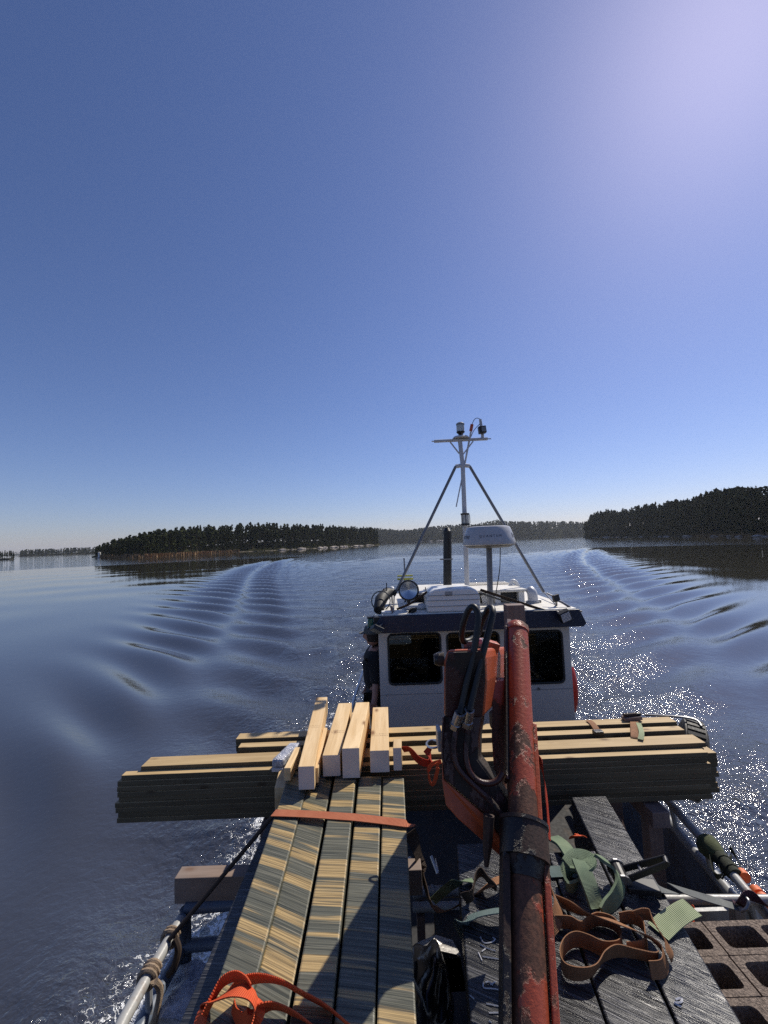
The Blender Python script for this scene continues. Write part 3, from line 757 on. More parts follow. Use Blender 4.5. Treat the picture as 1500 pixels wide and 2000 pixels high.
# the other walls: a doorway stands open on the picture's left side
MB().box((WX1 - 0.05, WY + 0.053, DECK), (WX1, WY + D2, WZ1)).build('wheelhouse_side', M['wall'], boat)
mb = MB(); mb.box((WX0, WY + 0.053, DECK), (WX0 + 0.05, WY + 0.16, WZ1)); mb.box((WX0, WY + 1.0, DECK), (WX0 + 0.05, WY + D2, WZ1)); mb.box((WX0, WY + 0.16, WZ1 - 0.08), (WX0 + 0.05, WY + 1.0, WZ1)); mb.build('wheelhouse_side', M['wall'], boat)
mb = MB(); mb.box((WX0 + 0.055, WY + D2 - 0.05, DECK), (WX1 - 0.055, WY + D2, ZR(-1.35))); mb.box((WX0 + 0.055, WY + D2 - 0.05, ZR(-1.0)), (WX1 - 0.055, WY + D2, WZ1)); mb.box((0.3, WY + D2 - 0.05, ZR(-1.35)), (WX1 - 0.055, WY + D2, ZR(-1.0))); mb.build('wheelhouse_front', M['deck'], boat)
MB().box((0.45, WY + 0.8, DECK), (1.6, WY + 1.25, ZR(-1.50))).build('console', M['black'], boat, bevel=0.02)
MB().box((0.02, WY + 0.056, ZR(-1.52)), (WX1 - 0.06, WY + 0.24, ZR(-1.455))).build('inner_window_shelf', M['deck'], boat)
mb = MB(); mb.box((0.55, WY + 0.6, ZR(-1.30)), (0.95, WY + 0.68, ZR(-0.9))); mb.box((0.55, WY + 0.6, ZR(-1.70)), (0.95, WY + 1.0, ZR(-1.62))); mb.box((0.72, WY + 0.77, DECK), (0.78, WY + 0.83, ZR(-1.70))); mb.build('helm_seat', M['black'], boat, bevel=0.03)
# faint seam and a small fitting on the wall
zs = wp(800, 1356)[1]; MB().box((WX0 + 0.004, WY - 0.003, zs), (WX1 - 0.004, WY - 0.0005, zs + 0.004)).build('wall_seam', M['grey'], wh)
fx, fz = wp(1052, 1345); MB().lathe([(0.012, -0.012), (0.012, 0.0)], (fx, WY, fz), 'Y', 12).build('wall_fitting', M['dsteel'], wh, smooth=True)
# roof with navy fascia
RZ = ZR(-0.71); RY = 4.05; RX0, RX1 = -0.14, 1.93
fas = [at_y(733, 1202, RY), at_y(1126, 1197, RY), at_y(1128, 1231, RY - 0.0), at_y(757, 1234, RY), at_y(719, 1222, RY)]
roof = MB().box((-0.06, RY + 0.034, RZ - 0.055), (1.86, WY + D2 + 0.15, RZ)).build('roof', M['roof'], boat, bevel=0.012)
z_t, z_b = at_y(930, 1197, RY).z, at_y(930, 1231, RY).z
mb = MB(); mb.prism([(-0.06, RY, z_t), (-0.16, RY, z_b + 0.035), (-0.12, RY, z_b), (1.90, RY, z_b), (1.93, RY, z_b + 0.03), (1.87, RY, z_t)], (0, 0.03, 0)); fascia = mb.build('roof_fascia', M['navy'], boat, bevel=0.006)
mb = MB()
for x in (-0.10, 1.84): mb.box((x, RY + 0.034, z_b), (x + 0.03, WY + D2 + 0.1, z_t - 0.06))
mb.build('roof_fascia', M['navy'], boat)
MB().box((WX0 + 0.01, RY + 0.04, WZ1 + 0.003), (WX1 - 0.01, WY + D2, RZ - 0.06)).build('roof_soffit', M['wall'], boat)
# raised skylight trunk with dark slots
TZ = ZR(-0.56)
mb = MB(); mb.box((0.30, 4.62, RZ), (1.45, 5.22, TZ - 0.03)); trunk = mb.build('roof_trunk', M['black'], boat)
MB().box((0.22, 4.50, TZ - 0.03), (1.52, 5.28, TZ)).build('roof_trunk_lid', M['roof'], boat, bevel=0.01)
mb = MB()
for x in (0.24, 0.52, 1.18, 1.44): mb.box((x, 4.53, RZ + 0.001), (x + 0.06, 4.61, TZ - 0.032))
mb.build('trunk_leg', M['white'], boat)
mb = MB()
for i in range(24): mb.box((1.0 + i * 0.021, 4.98, TZ + 0.001), (1.008 + i * 0.021, 5.24, TZ + 0.012))
mb.build('lid_rib', M['roof'], boat)

# ---- mast with crossbar, stays and lanterns
MX, MY = 0.93, 4.8
def my(px, py): return at_y(px, py, MY)
mb = MB(); top = my(898, 858); mid = my(904, 912); bot = Vector((my(912, 1142).x, MY, TZ))
mast = mb.tube([bot, my(908, 1020), mid, top], [0.028, 0.028, 0.026, 0.026], 12).build('mast', M['mastgrey'], boat, smooth=True)
mast['label'] = 'slim pale grey mast with crossbar and two stays'
mb = MB(); a, b = my(848, 862), my(952, 857); mb.tube([a, b], 0.019, 8); mb.tube([my(843, 862), a], 0.007, 6); mb.tube([b, my(959, 857)], 0.007, 6); mb.build('crossbar', M['mastgrey'], mast, smooth=True)
mb = MB(); mb.tube([my(879, 863), my(897, 886)], 0.009, 6); mb.tube([my(924, 862), my(904, 888)], 0.009, 6); mb.build('crossbar_brace', M['mastgrey'], mast, smooth=True)
lc = my(900, 853)
mb = MB(); mb.lathe([(0.10, -0.02), (0.085, 0.0), (0.02, 0.012)], lc, seg=16); mb.build('lantern_plate', M['mastgrey'], mast, smooth=True)
t = NT('lantern_glass'); M['lens'] = t.fin((0.62, 0.63, 0.60), 0.15, 0, None, Transmission_Weight=0.25)
mb = MB(); mb.lathe([(0.022, 0.01), (0.03, 0.035), (0.048, 0.05), (0.05, 0.06)], lc, seg=16); mb.build('lantern_base', M['black'], mast, smooth=True)
mb = MB(); mb.lathe([(0.046, 0.06), (0.048, 0.10), (0.046, 0.142)], lc, seg=16); mb.build('lantern_lens', M['lens'], mast, smooth=True)
mb = MB(); mb.lathe([(0.05, 0.142), (0.05, 0.158), (0.03, 0.172), (0.01, 0.175)], lc, seg=16); mb.build('lantern_cap', M['dsteel'], mast, smooth=True)
lb = my(907, 1023); lb.y -= 0.06
mb = MB(); mb.lathe([(0.045, 0.0), (0.045, 0.10)], lb, seg=14); mb.build('lower_lantern', M['lens'], mast, smooth=True)
mb = MB(); mb.lathe([(0.05, 0.10), (0.052, 0.118), (0.02, 0.124)], lb, seg=14); mb.lathe([(0.052, -0.02), (0.052, 0.0)], lb, seg=14)
for k in range(3): mb.box((lb.x - 0.05 + k * 0.045, lb.y - 0.052, lb.z), (lb.x - 0.043 + k * 0.045, lb.y - 0.046, lb.z + 0.1))
mb.build('lantern_cage', M['black'], mast, smooth=True)
# speaker block with its little post, right end of the crossbar
mb = MB(); mb.tube([my(943, 858), my(942, 846), my(938, 819)], [0.018, 0.02, 0.016], 8); mb.build('antenna_post', M['mastgrey'], mast, smooth=True)
mb = MB(); c = my(940.5, 841); c.y -= 0.03; mb.obox(c, (0.043, 0, 0.004), (0, 0.035, 0), (-0.004, 0, 0.042)); mb.build('junction_box', M['black'], mast, bevel=0.006)
mb = MB(); c = my(942, 841); c.y -= 0.07; mb.obox(c, (0.024, 0, 0.002), (0, 0.004, 0), (-0.002, 0, 0.028)); mb.build('box_plate', M['dsteel'], mast)
mb = MB(); mb.tube([my(891, 990), my(903, 930), my(908, 905), my(917, 858), my(920, 842)], [0.007, 0.008, 0.011, 0.012, 0.012], 8); mb.build('whip_antenna', M['mastgrey'], mast, smooth=True)
mb = MB(); mb.tube([my(919.5, 842), my(922, 829)], 0.019, 8); mb.build('antenna_collar', m_plain('orange_red_tape', (0.55, 0.08, 0.03), 0.5), mast, smooth=True)
mb = MB(); mb.tube(curve([my(922, 829), my(926, 820), my(931, 816.5), my(937, 818)], 5), 0.004, 5); mb.tube(curve([my(919, 855), my(926, 840), my(937, 828)], 5), 0.004, 5); mb.build('antenna_cable', M['black'], mast, smooth=True)
# stays
def stay(pts):
    mb = MB(); mb.tube(pts[:2], 0.024, 10); mb.build('stay_bracket', M['mastgrey'], mast, smooth=True)
    mb = MB(); mb.tube(pts[1:], 0.017, 10); mb.build('mast_stay', M['staygrey'], mast, smooth=True)
lf = Vector((0.06, 4.22, RZ)); rf = Vector((1.74, 4.28, RZ))
stay([my(903, 909), my(890, 911), my(770, 1163).lerp(lf, 0.0) * 1.0])
stay([my(905, 909), my(917, 910), my(1062, 1156)])
mb = MB(); mb.tube([my(770, 1163), lf], 0.008, 6); mb.tube([my(1062, 1156), rf], 0.008, 6); mb.build('stay_wire', M['dsteel'], mast, smooth=True)

# ---- radar
RYD = 4.32
rc = at_y(955, 1063, RYD); rad = thing
post = MB().tube([Vector((at_y(956, 1150, RYD).x, RYD, RZ)), (rc.x, RYD, rc.z)], 0.030, 10).build('radar_post', M['staygrey'], boat, smooth=True)
prof = [(0.245, -0.012), (0.268, 0.0), (0.270, 0.02), (0.256, 0.07), (0.242, 0.12), (0.225, 0.165), (0.213, 0.182), (0.19, 0.188), (0.02, 0.192)]
dome = MB().lathe(prof, rc, seg=48).build('radar_dome', m_plain('radar_white', (0.50, 0.50, 0.51), 0.35), boat, smooth=True)
dome['label'] = 'white drum shaped radar dome with dark lettering'
mb = MB(); mb.lathe([(0.05, -0.04), (0.20, -0.035), (0.25, -0.013)], rc, seg=36); mb.build('radar_base', M['black'], dome, smooth=True)
def rad_at(h):
    for (r0, h0), (r1, h1) in zip(prof[:-1], prof[1:]):
        if h0 <= h <= h1: return r0 + (r1 - r0) * (h - h0) / max(1e-6, h1 - h0)
    return prof[-1][0]
M['ink'] = m_plain('dark_print', (0.012, 0.013, 0.03), 0.5)
def text_mesh(s, size, spacing=1.0, shear=0.0):
    cu = bpy.data.curves.new('lettering', 'FONT'); cu.body = s; cu.size = size; cu.align_x = 'CENTER'; cu.align_y = 'CENTER'; cu.space_character = spacing; cu.shear = shear; cu.resolution_u = 4
    o = bpy.data.objects.new('lettering', cu); col.objects.link(o); bpy.context.view_layer.update()
    dg = bpy.context.evaluated_depsgraph_get(); me = bpy.data.meshes.new_from_object(o.evaluated_get(dg))
    bpy.data.objects.remove(o); bpy.data.curves.remove(cu); return me
def wrap_text(s, size, ang, h0, spacing=1.0, shear=0.0):
    me = text_mesh(s, size, spacing, shear)
    for v_ in me.vertices:
        hh = h0 + v_.co.y; r_ = rad_at(hh) + 0.0015; a_ = ang + v_.co.x / 0.262
        v_.co = (rc.x + r_ * math.sin(a_) - wloc(dome).x, rc.y - r_ * math.cos(a_) - wloc(dome).y, rc.z + hh - wloc(dome).z)
    me.materials.append(M['ink']); o = bpy.data.objects.new('lettering', me); col.objects.link(o); o.parent = dome
face = -math.atan2(rc.x, rc.y)
face = math.atan2(-rc.x, rc.y)
wrap_text('QUANTUM', 0.034, face + 0.08, 0.085, 1.6)
wrap_text('Raymarine', 0.075, face - 1.45, 0.085, 1.0, 0.15)
wrap_text('Raymarine', 0.075, face + 1.73, 0.085, 1.0, 0.15)
mb = MB(); mb.tube(curve([at_y(977, 1068, RYD - 0.05), at_y(976, 1110, RYD - 0.02), at_y(970, 1150, RYD), at_y(969, 1160, RYD)], 5), 0.005, 5); mb.build('radar_cable', M['black'], dome, smooth=True)

# ---- other fittings on the roof
ey = 4.95; a = at_y(874, 1148, ey); b = at_y(874, 1037, ey)
ex = MB().tube([Vector((a.x, ey, TZ)), b], 0.050, 14).build('exhaust_pipe', M['black'], boat, smooth=True); ex['label'] = 'black upright exhaust pipe with slanted top'
mb = MB(); mb.tube([b - Vector((0, 0, 0.02)), b + Vector((0, 0.02, 0.03))], [0.05, 0.03], 14); mb.build('pipe_tip', M['black'], ex, smooth=True)
mb = MB(); z = at_y(874, 1093, ey).z; mb.box((a.x - 0.07, ey - 0.06, z), (a.x + 0.07, ey + 0.06, z + 0.015)); mb.build('pipe_clamp', M['dsteel'], ex)
# searchlight
sy = 4.3; c = at_y(798, 1153, sy)
mb = MB(); mb.lathe([(0.03, 0.16), (0.07, 0.12), (0.098, 0.05), (0.108, 0.0), (0.108, -0.012), (0.092, -0.014), (0.090, 0.004), (0.05, 0.06), (0.004, 0.08)], c, 'Y', 28, caps=False); sl = mb.build('searchlight', M['black'], boat, smooth=True)
sl['label'] = 'round black searchlight on the wheelhouse roof'
t = NT('searchlight_reflector'); M['mirror'] = t.fin((0.50, 0.55, 0.62), 0.38, 1.0)
mb = MB(); mb.lathe([(0.004, 0.045), (0.05, 0.028), (0.091, -0.003)], c, 'Y', 28, caps=False); mb.build('reflector', M['mirror'], sl, smooth=True)
mb = MB(); mb.tube([c + Vector((0, 0.05, -0.09)), Vector((c.x, sy + 0.05, RZ))], 0.018, 8); mb.build('searchlight_stem', M['black'], sl, smooth=True)
# yellow bracket and whip antenna behind it
yb = m_plain('yellow_plastic', (0.42, 0.42, 0.05), 0.5); ay = 4.9
br = MB(); p, q = at_y(776, 1125, ay), at_y(806, 1125, ay); br.box((p.x, ay - .02, p.z - .008), (q.x, ay + .02, p.z + .008)); p, q = at_y(776, 1131, ay), at_y(807, 1131, ay); br.box((p.x, ay - .02, p.z - .012), (q.x, ay + .02, p.z + .008))
br = br.build('yellow_bracket', yb, boat); 
p = at_y(790, 1131, ay); MB().tube([Vector((p.x, ay, p.z)), Vector((p.x, ay, RZ))], 0.012, 6).build('bracket_stem', M['staygrey'], br, smooth=True)
MB().tube([at_y(791, 1124, ay), at_y(789, 1090, ay)], 0.009, 6).build('short_antenna', M['staygrey'], br, smooth=True)
# gooseneck and cowl vents
gy_ = 4.9
mb = MB(); mb.tube(curve([Vector((at_y(1012, 1165, gy_).x, gy_, TZ)), at_y(1011, 1150, gy_), at_y(1009, 1140, gy_), at_y(1003, 1134.5, gy_), at_y(998, 1138, gy_), at_y(997, 1146, gy_)], 5), 0.023, 12); mb.build('gooseneck_vent', M['white'], boat, smooth=True)
cy_ = 4.5; c0 = at_y(1041, 1183, cy_)
mb = MB(); mb.tube(curve([Vector((c0.x, cy_, RZ)), at_y(1041, 1172, cy_), at_y(1039, 1158, cy_), at_y(1035, 1152, cy_ + 0.04)], 5), [0.055] * 6 + [0.053] * 3 + [0.052] * 3 + [0.05] * 3 + [0.04], 14)
mb.build('cowl_vent', M['mastgrey'], boat, smooth=True)
mb = MB(); mb.lathe([(0.075, 0), (0.07, 0.02)], (c0.x, cy_, RZ), seg=14); mb.build('vent_flange', M['grey'], boat, smooth=True)
MB().tube([at_y(1050, 1174, cy_), at_y(1056, 1174, cy_)], 0.02, 8).build('vent_handle', M['dsteel'], boat, smooth=True)
# work lamps and side lights
t = NT('lamp_lens'); v = t.coords(scale=(60, 60, 60)); ch = t.node('ShaderNodeTexChecker', ins={'Vector': v, 'Scale': 1.0}); M['led'] = t.fin(t.mix(ch.outputs['Fac'], (0.35, 0.36, 0.38), (0.62, 0.63, 0.66)), 0.2)
def work_lamp(c, ax, az, s, name, lens, label):
    ax = Vector(ax).normalized(); az = Vector(az).normalized(); ay_ = az.cross(ax).normalized()
    lamp = MB().obox(c, ax * s, ay_ * s * 0.45, az * s).build(name, M['black'], boat, bevel=0.006); lamp['label'] = label
    if lens: MB().obox(c - ay_ * s * 0.47, ax * s * 0.8, ay_ * s * 0.03, az * s * 0.8).build('lamp_lens', M['led'], lamp)
    mb = MB()
    for k in range(6): mb.obox(c + ay_ * s * 0.55 + ax * s * (k - 2.5) * 0.3, ax * s * 0.05, ay_ * s * 0.15, az * s * 0.85)
    mb.build('cooling_fin', M['black'], lamp)
    MB().tube([c + az * s * 0.2, c + az * s * 0.2 + Vector((-0.05 if c.x > 1 else 0.05, 0.1, 0.03))], 0.008, 6).build('lamp_bracket', M['dsteel'], lamp, smooth=True)
work_lamp(at_y(1103, 1203, 3.98), (1, 0, 0.42), (-0.42, -0.35, 1), 0.055, 'work_lamp', True, 'square work lamp with lit lens at the right fascia end')
work_lamp(at_y(1086, 1168, 4.2), (1, 0.3, 0.2), (-0.2, 0, 1), 0.035, 'work_lamp', False, 'small black work lamp on the right roof edge')
work_lamp(at_y(736, 1229, 3.95), (1, 0, -0.5), (0.5, -0.9, 0.35), 0.05, 'work_lamp', False, 'black finned work lamp at the left fascia end')
t = NT('red_lens'); M['redlens'] = t.fin((0.32, 0.012, 0.012), 0.2); t = NT('green_lens'); M['greenlens'] = t.fin((0.01, 0.11, 0.075), 0.2)
for c, m_, nm in ((at_y(1128, 1203, 4.12), 'redlens', 'red_side_light'), (at_y(724, 1215, 4.12), 'greenlens', 'green_side_light')):
    s_ = 1 if c.x > 1 else -1
    L_ = MB().box((c.x - 0.028, c.y - 0.03, c.z - 0.05), (c.x + 0.028, c.y + 0.03, c.z + 0.04)).build(nm, M[m_], boat, bevel=0.012)
    mb = MB(); mb.box((c.x - 0.034, c.y - 0.036, c.z + 0.041), (c.x + 0.034, c.y + 0.036, c.z + 0.055)); mb.box((c.x - 0.034, c.y - 0.036, c.z - 0.065), (c.x + 0.034, c.y + 0.036, c.z - 0.051)); mb.box((min(c.x - s_ * 0.030, c.x - s_ * 0.11), c.y - 0.035, c.z - 0.06), (max(c.x - s_ * 0.030, c.x - s_ * 0.11), c.y + 0.035, c.z + 0.05)); mb.build('light_housing', M['black'], L_, bevel=0.004)
# dark tackle lashed at the left roof edge
def blob(name, pts, rads, mat, label, cat):
    mb = MB(); P = curve(pts, 4); rs = np.interp(np.linspace(0, 1, len(P)), np.linspace(0, 1, len(rads)), rads)
    rs = [r_ * (1 + 0.16 * noise.noise(p * 17)) for r_, p in zip(rs, P)]
    o = mb.tube(P, rs, 12).build(name, mat, smooth=True, label=label, cat=cat); return o
bag = blob('duffel_bag', [at_y(740, 1192, 4.35), at_y(744, 1172, 4.5), at_y(757, 1158, 4.7), at_y(772, 1157, 4.75)], [0.05, 0.065, 0.065, 0.03], M['rubber'], 'black bundle lashed on the left roof edge behind the searchlight', 'bundle')
mb = MB(); c = at_y(744, 1172, 4.5)
P = [c + Vector((math.cos(a_) * 0.10, -0.06 + math.sin(a_) * 0.02, math.sin(a_) * 0.10)) for a_ in np.linspace(0, 6.28, 20)]
mb.tube(P, 0.007, 6); mb.build('lashing', M['s_grey'], bag, smooth=True)
# clutter of aerials
for px, y0, y1 in ((755, 1138, 1160), (749, 1150, 1160), (831, 1147, 1160)):
    MB().tube([at_y(px, y1, 4.6), at_y(px, y0, 4.6)], 0.006, 6).build('small_aerial', M['black'], boat, smooth=True)
p = at_y(765, 1152, 4.8); mb = MB(); mb.lathe([(0.02, -0.06), (0.04, -0.03), (0.045, 0.0), (0.03, 0.03), (0.005, 0.042)], p, seg=14); mb.build('gps_antenna', M['mastgrey'], boat, smooth=True)
mb = MB(); mb.tube([p - Vector((0, 0, .06)), Vector((p.x, p.y, RZ))], 0.01, 6); mb.build('antenna_stem', M['staygrey'], boat, smooth=True)
p = at_y(745, 1194, 4.15); MB().box((p.x, 4.12, RZ + 0.002), (p.x + 0.10, 4.2, RZ + 0.022)).build('roof_cleat', M['white'], boat, bevel=0.005)
p = at_y(765, 1190, 4.15); MB().tube([Vector((p.x, 4.15, RZ)), Vector((p.x, 4.15, RZ + 0.07))], 0.012, 8).build('roof_post', M['oldwood'], boat, smooth=True)
p = at_y(790, 1180, 4.3); MB().box((p.x, 4.3, RZ + .001), (p.x + 0.22, 4.5, RZ + 0.05)).build('roof_hatch', M['mastgrey'], boat, bevel=0.02)
p = at_y(808, 1192, 4.15); mb = MB()
for k in range(5): mb.obox((p.x + random.uniform(-.04, .04), 4.15, RZ + 0.02), (0.02, 0.01 * k, 0.006), (0, 0.015, 0), (0.005, 0, 0.018))
mb.build('tangled_line', M['rubber'], boat)
MB().obox((1.10, 4.62, RZ + 0.05), (0.05, 0, 0.02), (0, 0.02, 0), (-0.01, 0, 0.05)).build('hatch_bracket', M['white'], boat, bevel=0.006)
p = at_y(1058, 1190, 4.25); mb = MB(); mb.tube(curve([rf, rf + Vector((-0.02, -0.08, 0.06)), rf + Vector((0.05, -0.12, 0.02)), rf + Vector((0.09, -0.16, -0.02))], 4), 0.012, 6); mb.build('shackle', M['dsteel'], boat, smooth=True)

# ---- life raft valise, strapped on the roof
lx0, lx1 = at_y(835, 1190, 4.1).x, at_y(939, 1190, 4.1).x
raft = thing('life_raft', ((lx0 + lx1) / 2, 4.25, RZ), 'white ribbed life raft case strapped on the wheelhouse roof', 'life raft')
zt = at_y(885, 1150, 4.1).z
mb = MB(); pr = [(lx0, RZ), (lx1, RZ), (lx1, zt - 0.08), (lx1 - 0.03, zt - 0.02), (lx1 - 0.09, zt), (lx0 + 0.08, zt), (lx0 + 0.025, zt - 0.03), (lx0, zt - 0.09)]
mb.prism([(x, 4.1, z + 0.001) for x, z in pr], (0, 0.36, 0)); mb.build('case', M['white'], raft, bevel=0.018, bseg=3, smooth=True)
for f in (0.25, 0.5, 0.72):
    z = RZ + (zt - RZ) * f; MB().box((lx0 + 0.004, 4.094, z), (lx1 - 0.004, 4.1, z + 0.006)).build('case_seam', M['grey'], raft)
zz = RZ + (zt - RZ) * 0.8; MB().box((lx0 + 0.18, 4.094, zz - 0.02), (lx0 + 0.25, 4.099, zz + 0.02)).build('case_label', M['grey'], raft)
def strap(ctrl, mat, label, width=0.05, name='lashing_strap', n=8, group=None, thick=0.003):
    return ribbon(ctrl, width, thick, n).build(name, M[mat], None, label=label, cat='strap', group=group)
strap([(at_y(775, 1190, 4.09) , 60), (at_y(803, 1178, 4.09), 60), (at_y(834, 1156, 4.09), 60)], 's_dark', 'dark strap from the life raft case down to the left roof edge', 0.025)
strap([(at_y(938, 1152, 4.09), 60), (at_y(1000, 1172, 4.09), 60), (at_y(1065, 1193, 4.09), 60)], 's_dark', 'upper dark strap from the life raft case to the right roof edge', 0.03)
strap([(at_y(936, 1158, 4.11), 60), (at_y(985, 1174, 4.11), 60), (at_y(1040, 1196, 4.11), 60)], 's_grey', 'lower grey strap from the life raft case towards the right roof edge', 0.02)

# ---- mug behind the left window
mg = Vector((wp(810, 1336)[0] + 0.01, WY + 0.12, ZR(-1.455)))
mug = thing('mug', mg, 'white mug standing inside the left wheelhouse window', 'mug')
mb = MB(); mb.lathe([(0.036, 0.0), (0.042, 0.006), (0.042, 0.092), (0.038, 0.092), (0.037, 0.015)], mg, seg=20); mb.build('cup', M['white'], mug, smooth=True)
mb = MB(); mb.tube(curve([mg + Vector((-0.04, 0, 0.075)), mg + Vector((-0.066, 0, 0.068)), mg + Vector((-0.066, 0, 0.035)), mg + Vector((-0.04, 0, 0.022))], 4), 0.006, 6); mb.build('handle', M['white'], mug, smooth=True)

# ---- lifebuoy on the right wall
lc_ = Vector((1.885, 4.72, ZR(-1.60)))
buoy = thing('lifebuoy', lc_, 'red lifebuoy with white bands hung on the right wheelhouse side', 'lifebuoy')
P = [lc_ + Vector((0, 0.34 * math.cos(a_), 0.34 * math.sin(a_))) for a_ in np.linspace(0, 2 * math.pi, 40, endpoint=False)]
MB().tube(P, 0.060, 14, closed=True).build('ring', m_plain('lifebuoy_red', (0.50, 0.025, 0.012), 0.4), buoy, smooth=True)
for a0 in (180 - 45, 180 + 45 + 0, -45, 45):
    P = [lc_ + Vector((0, 0.34 * math.cos(R(a_)), 0.34 * math.sin(R(a_)))) for a_ in np.linspace(a0 - 9, a0 + 9, 6)]
    MB().tube(P, 0.062, 14, caps=False).build('white_band', M['white'], buoy, smooth=True)
MB().tube([Vector((1.95, 4.9, ZR(-1.80))), Vector((2.0, 5.2, ZR(-1.9)))], 0.05, 10).build('white_fender', M['white'], boat, smooth=True)
# ------------------------------------------------------------------ cargo
ORD = ['topmost', 'second', 'third', 'fourth', 'fifth', 'sixth', 'seventh', 'eighth', 'ninth', 'tenth', 'eleventh']
rc_ = random.Random(11)
def lying(corners, h, name, mat, label, cat, group=None, bevel=0.003, drop=0.0, parent=None):
    """corners: near-left, near-right, far-right, far-left of the top face"""
    c = [Vector(p) - Vector((0, 0, drop)) for p in corners]
    mb = MB(); mb.hexa([p - Vector((0, 0, h)) for p in c], c)
    # turn the mesh so that its own Y runs along the length (keeps the grain straight)
    ax = ((c[3] + c[2]) / 2 - (c[0] + c[1]) / 2); ang = math.atan2(-ax.x, ax.y)
    ctr = sum(c, Vector((0, 0, 0))) / 4; ctr.z -= h
    inv = Matrix.Rotation(-ang, 3, 'Z'); mb.v = [inv @ (p - ctr) for p in mb.v]
    o = mb.build(name, mat, None, bevel=bevel, label=label, cat=cat, group=group, base=(0, 0, 0))
    o.location = ctr; o.rotation_euler = (0, 0, ang); return o
def extend(near, far, y):
    d = far - near; return near + d * ((y - near.y) / d.y)

# the front bearer and its mates
BZ = -1.56
p = at_z(340, 1716, BZ); q = at_z(700, 1716, BZ)
def bearer(y0, x0, x1, label, dy=0.075):
    return MB().box((x0, y0, ZR(BZ) - 0.115), (x1, y0 + dy, ZR(BZ))).build('timber_bearer', M['bearer'], None, bevel=0.004, label=label, cat='timber')
bearer(p.y, p.x, 0.12, 'thick pinkish bearer end sticking out over the water at left')
bearer(0.95, -0.9, 0.16, 'bearer under the near end of the wrapped bundles')

# five grey-wrapped bundles, picture's left
TOPZ, LAYH = -1.45, 0.13
FAR = [(567, 1503), (607, 1508), (650, 1519), (656, 1504), (697, 1503), (701, 1516), (745, 1515), (748, 1518), (789, 1518)]
NEAR = [(398, 1991), (480, 1991), (562, 1991), (565, 1991), (648, 1991), (652, 1991), (733, 1991), (736, 1991), (814, 1991)]
idx = [(0, 1), (1, 2), (3, 4), (5, 6), (7, 8)]
gap = [(0.001, -0.001), (0.001, -0.002), (0.002, -0.001), (0.001, -0.001), (0.0, -0.001)]
labels5 = ['leftmost of the five grey film-wrapped board bundles', 'second from left of the five grey film-wrapped board bundles', 'middle one of the five grey film-wrapped board bundles',
           'fourth from left of the five grey film-wrapped bundles, half in shadow', 'rightmost of the five grey film-wrapped bundles, mostly in shadow']
tops = [-1.30, -1.311, -1.29, -1.302, -1.305]
wrapped = []
for k, (i, j) in enumerate(idx):
    z = tops[k]
    fl, fr_ = at_z(*FAR[i], z), at_z(*FAR[j], z); nl, nr = at_z(*NEAR[i], z), at_z(*NEAR[j], z)
    y_far = (fl.y + fr_.y) / 2
    fl, fr_ = extend(nl, fl, y_far), extend(nr, fr_, y_far); nl, nr = extend(nl, fl, 0.72), extend(nr, fr_, 0.72)
    g0, g1 = gap[k]; nl.x += g0; fl.x += g0; nr.x += g1; fr_.x += g1
    o = lying([nl, nr, fr_, fl], LAYH - (-1.30 - z), 'wrapped_bundle', M['wrap'], labels5[k], 'lumber bundle', 'grey wrapped bundles on the left', 0.006)
    o['slant'] = (0.46, 0.52, 0.10, 0.14, 0.16)[k]
    wrapped.append((nl, nr, fr_, fl))
# lower layer of black-wrapped bundles below them; its left edge shows
a0, a1 = at_z(350, 1998, -1.432), at_z(525, 1602, -1.432)
b0 = wrapped[4][1]; b1 = wrapped[4][2]
nl, fl = extend(a0, a1, 0.74), extend(a0, a1, 2.36)
nr, fr_ = extend(b0, b1, 0.74), extend(b0, b1, 2.36); nr = nr.copy(); fr_ = fr_.copy()
nr.z = fr_.z = ZR(-1.432)
for k in range(4):
    f0, f1 = k / 4, (k + 1) / 4 - 0.008
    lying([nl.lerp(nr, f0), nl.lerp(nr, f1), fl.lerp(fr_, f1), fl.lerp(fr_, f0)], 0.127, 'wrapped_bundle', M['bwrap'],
          ['black film-wrapped bundle showing below the left edge of the grey bundles', 'black bundle second from left in the lower layer', 'black bundle third from left in the lower layer', 'black bundle fourth from left in the lower layer'][k],
          'lumber bundle', 'black bundles in the lower layer', 0.006)

# four black-wrapped bundles, picture's right
def line_pts(l, z): return at_z(*l[0], z), at_z(*l[1], z)
LA = ((891, 1662), (917, 2000)); LB = ((984, 1670), (1050, 2000)); LB2 = LB; LC_ = ((1073, 1677), (1186, 2000)); LD = ((1135, 1600), (1322, 2000)); LE = ((1212, 1600), (1452, 2000))
specs = [(LA, LB, 2.07, 'black film-wrapped bundle with white chalk writing, left of the red pipe'), (LB2, LC_, 2.03, 'black film-wrapped bundle directly under the red pipe'),
         (LC_, LD, 2.00, 'black film-wrapped bundle under the coiled straps, its end near the green sling'), (LD, LE, 2.40, 'longest black film-wrapped bundle, beside the concrete blocks')]
black_b = []
for k, (l0, l1, yf, lab) in enumerate(specs):
    z = -1.45 - 0.004 * (k % 2)
    a0, a1 = line_pts(l0, z); b0, b1 = line_pts(l1, z)
    nl, fl, nr, fr_ = extend(a0, a1, 0.70), extend(a0, a1, yf), extend(b0, b1, 0.70), extend(b0, b1, yf)
    nl.x += 0.003; fl.x += 0.003; nr.x -= 0.004; fr_.x -= 0.004
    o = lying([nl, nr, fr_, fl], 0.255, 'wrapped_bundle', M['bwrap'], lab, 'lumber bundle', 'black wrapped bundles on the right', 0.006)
    o['slant'] = 0.34 + 0.05 * k
    black_b.append(o)
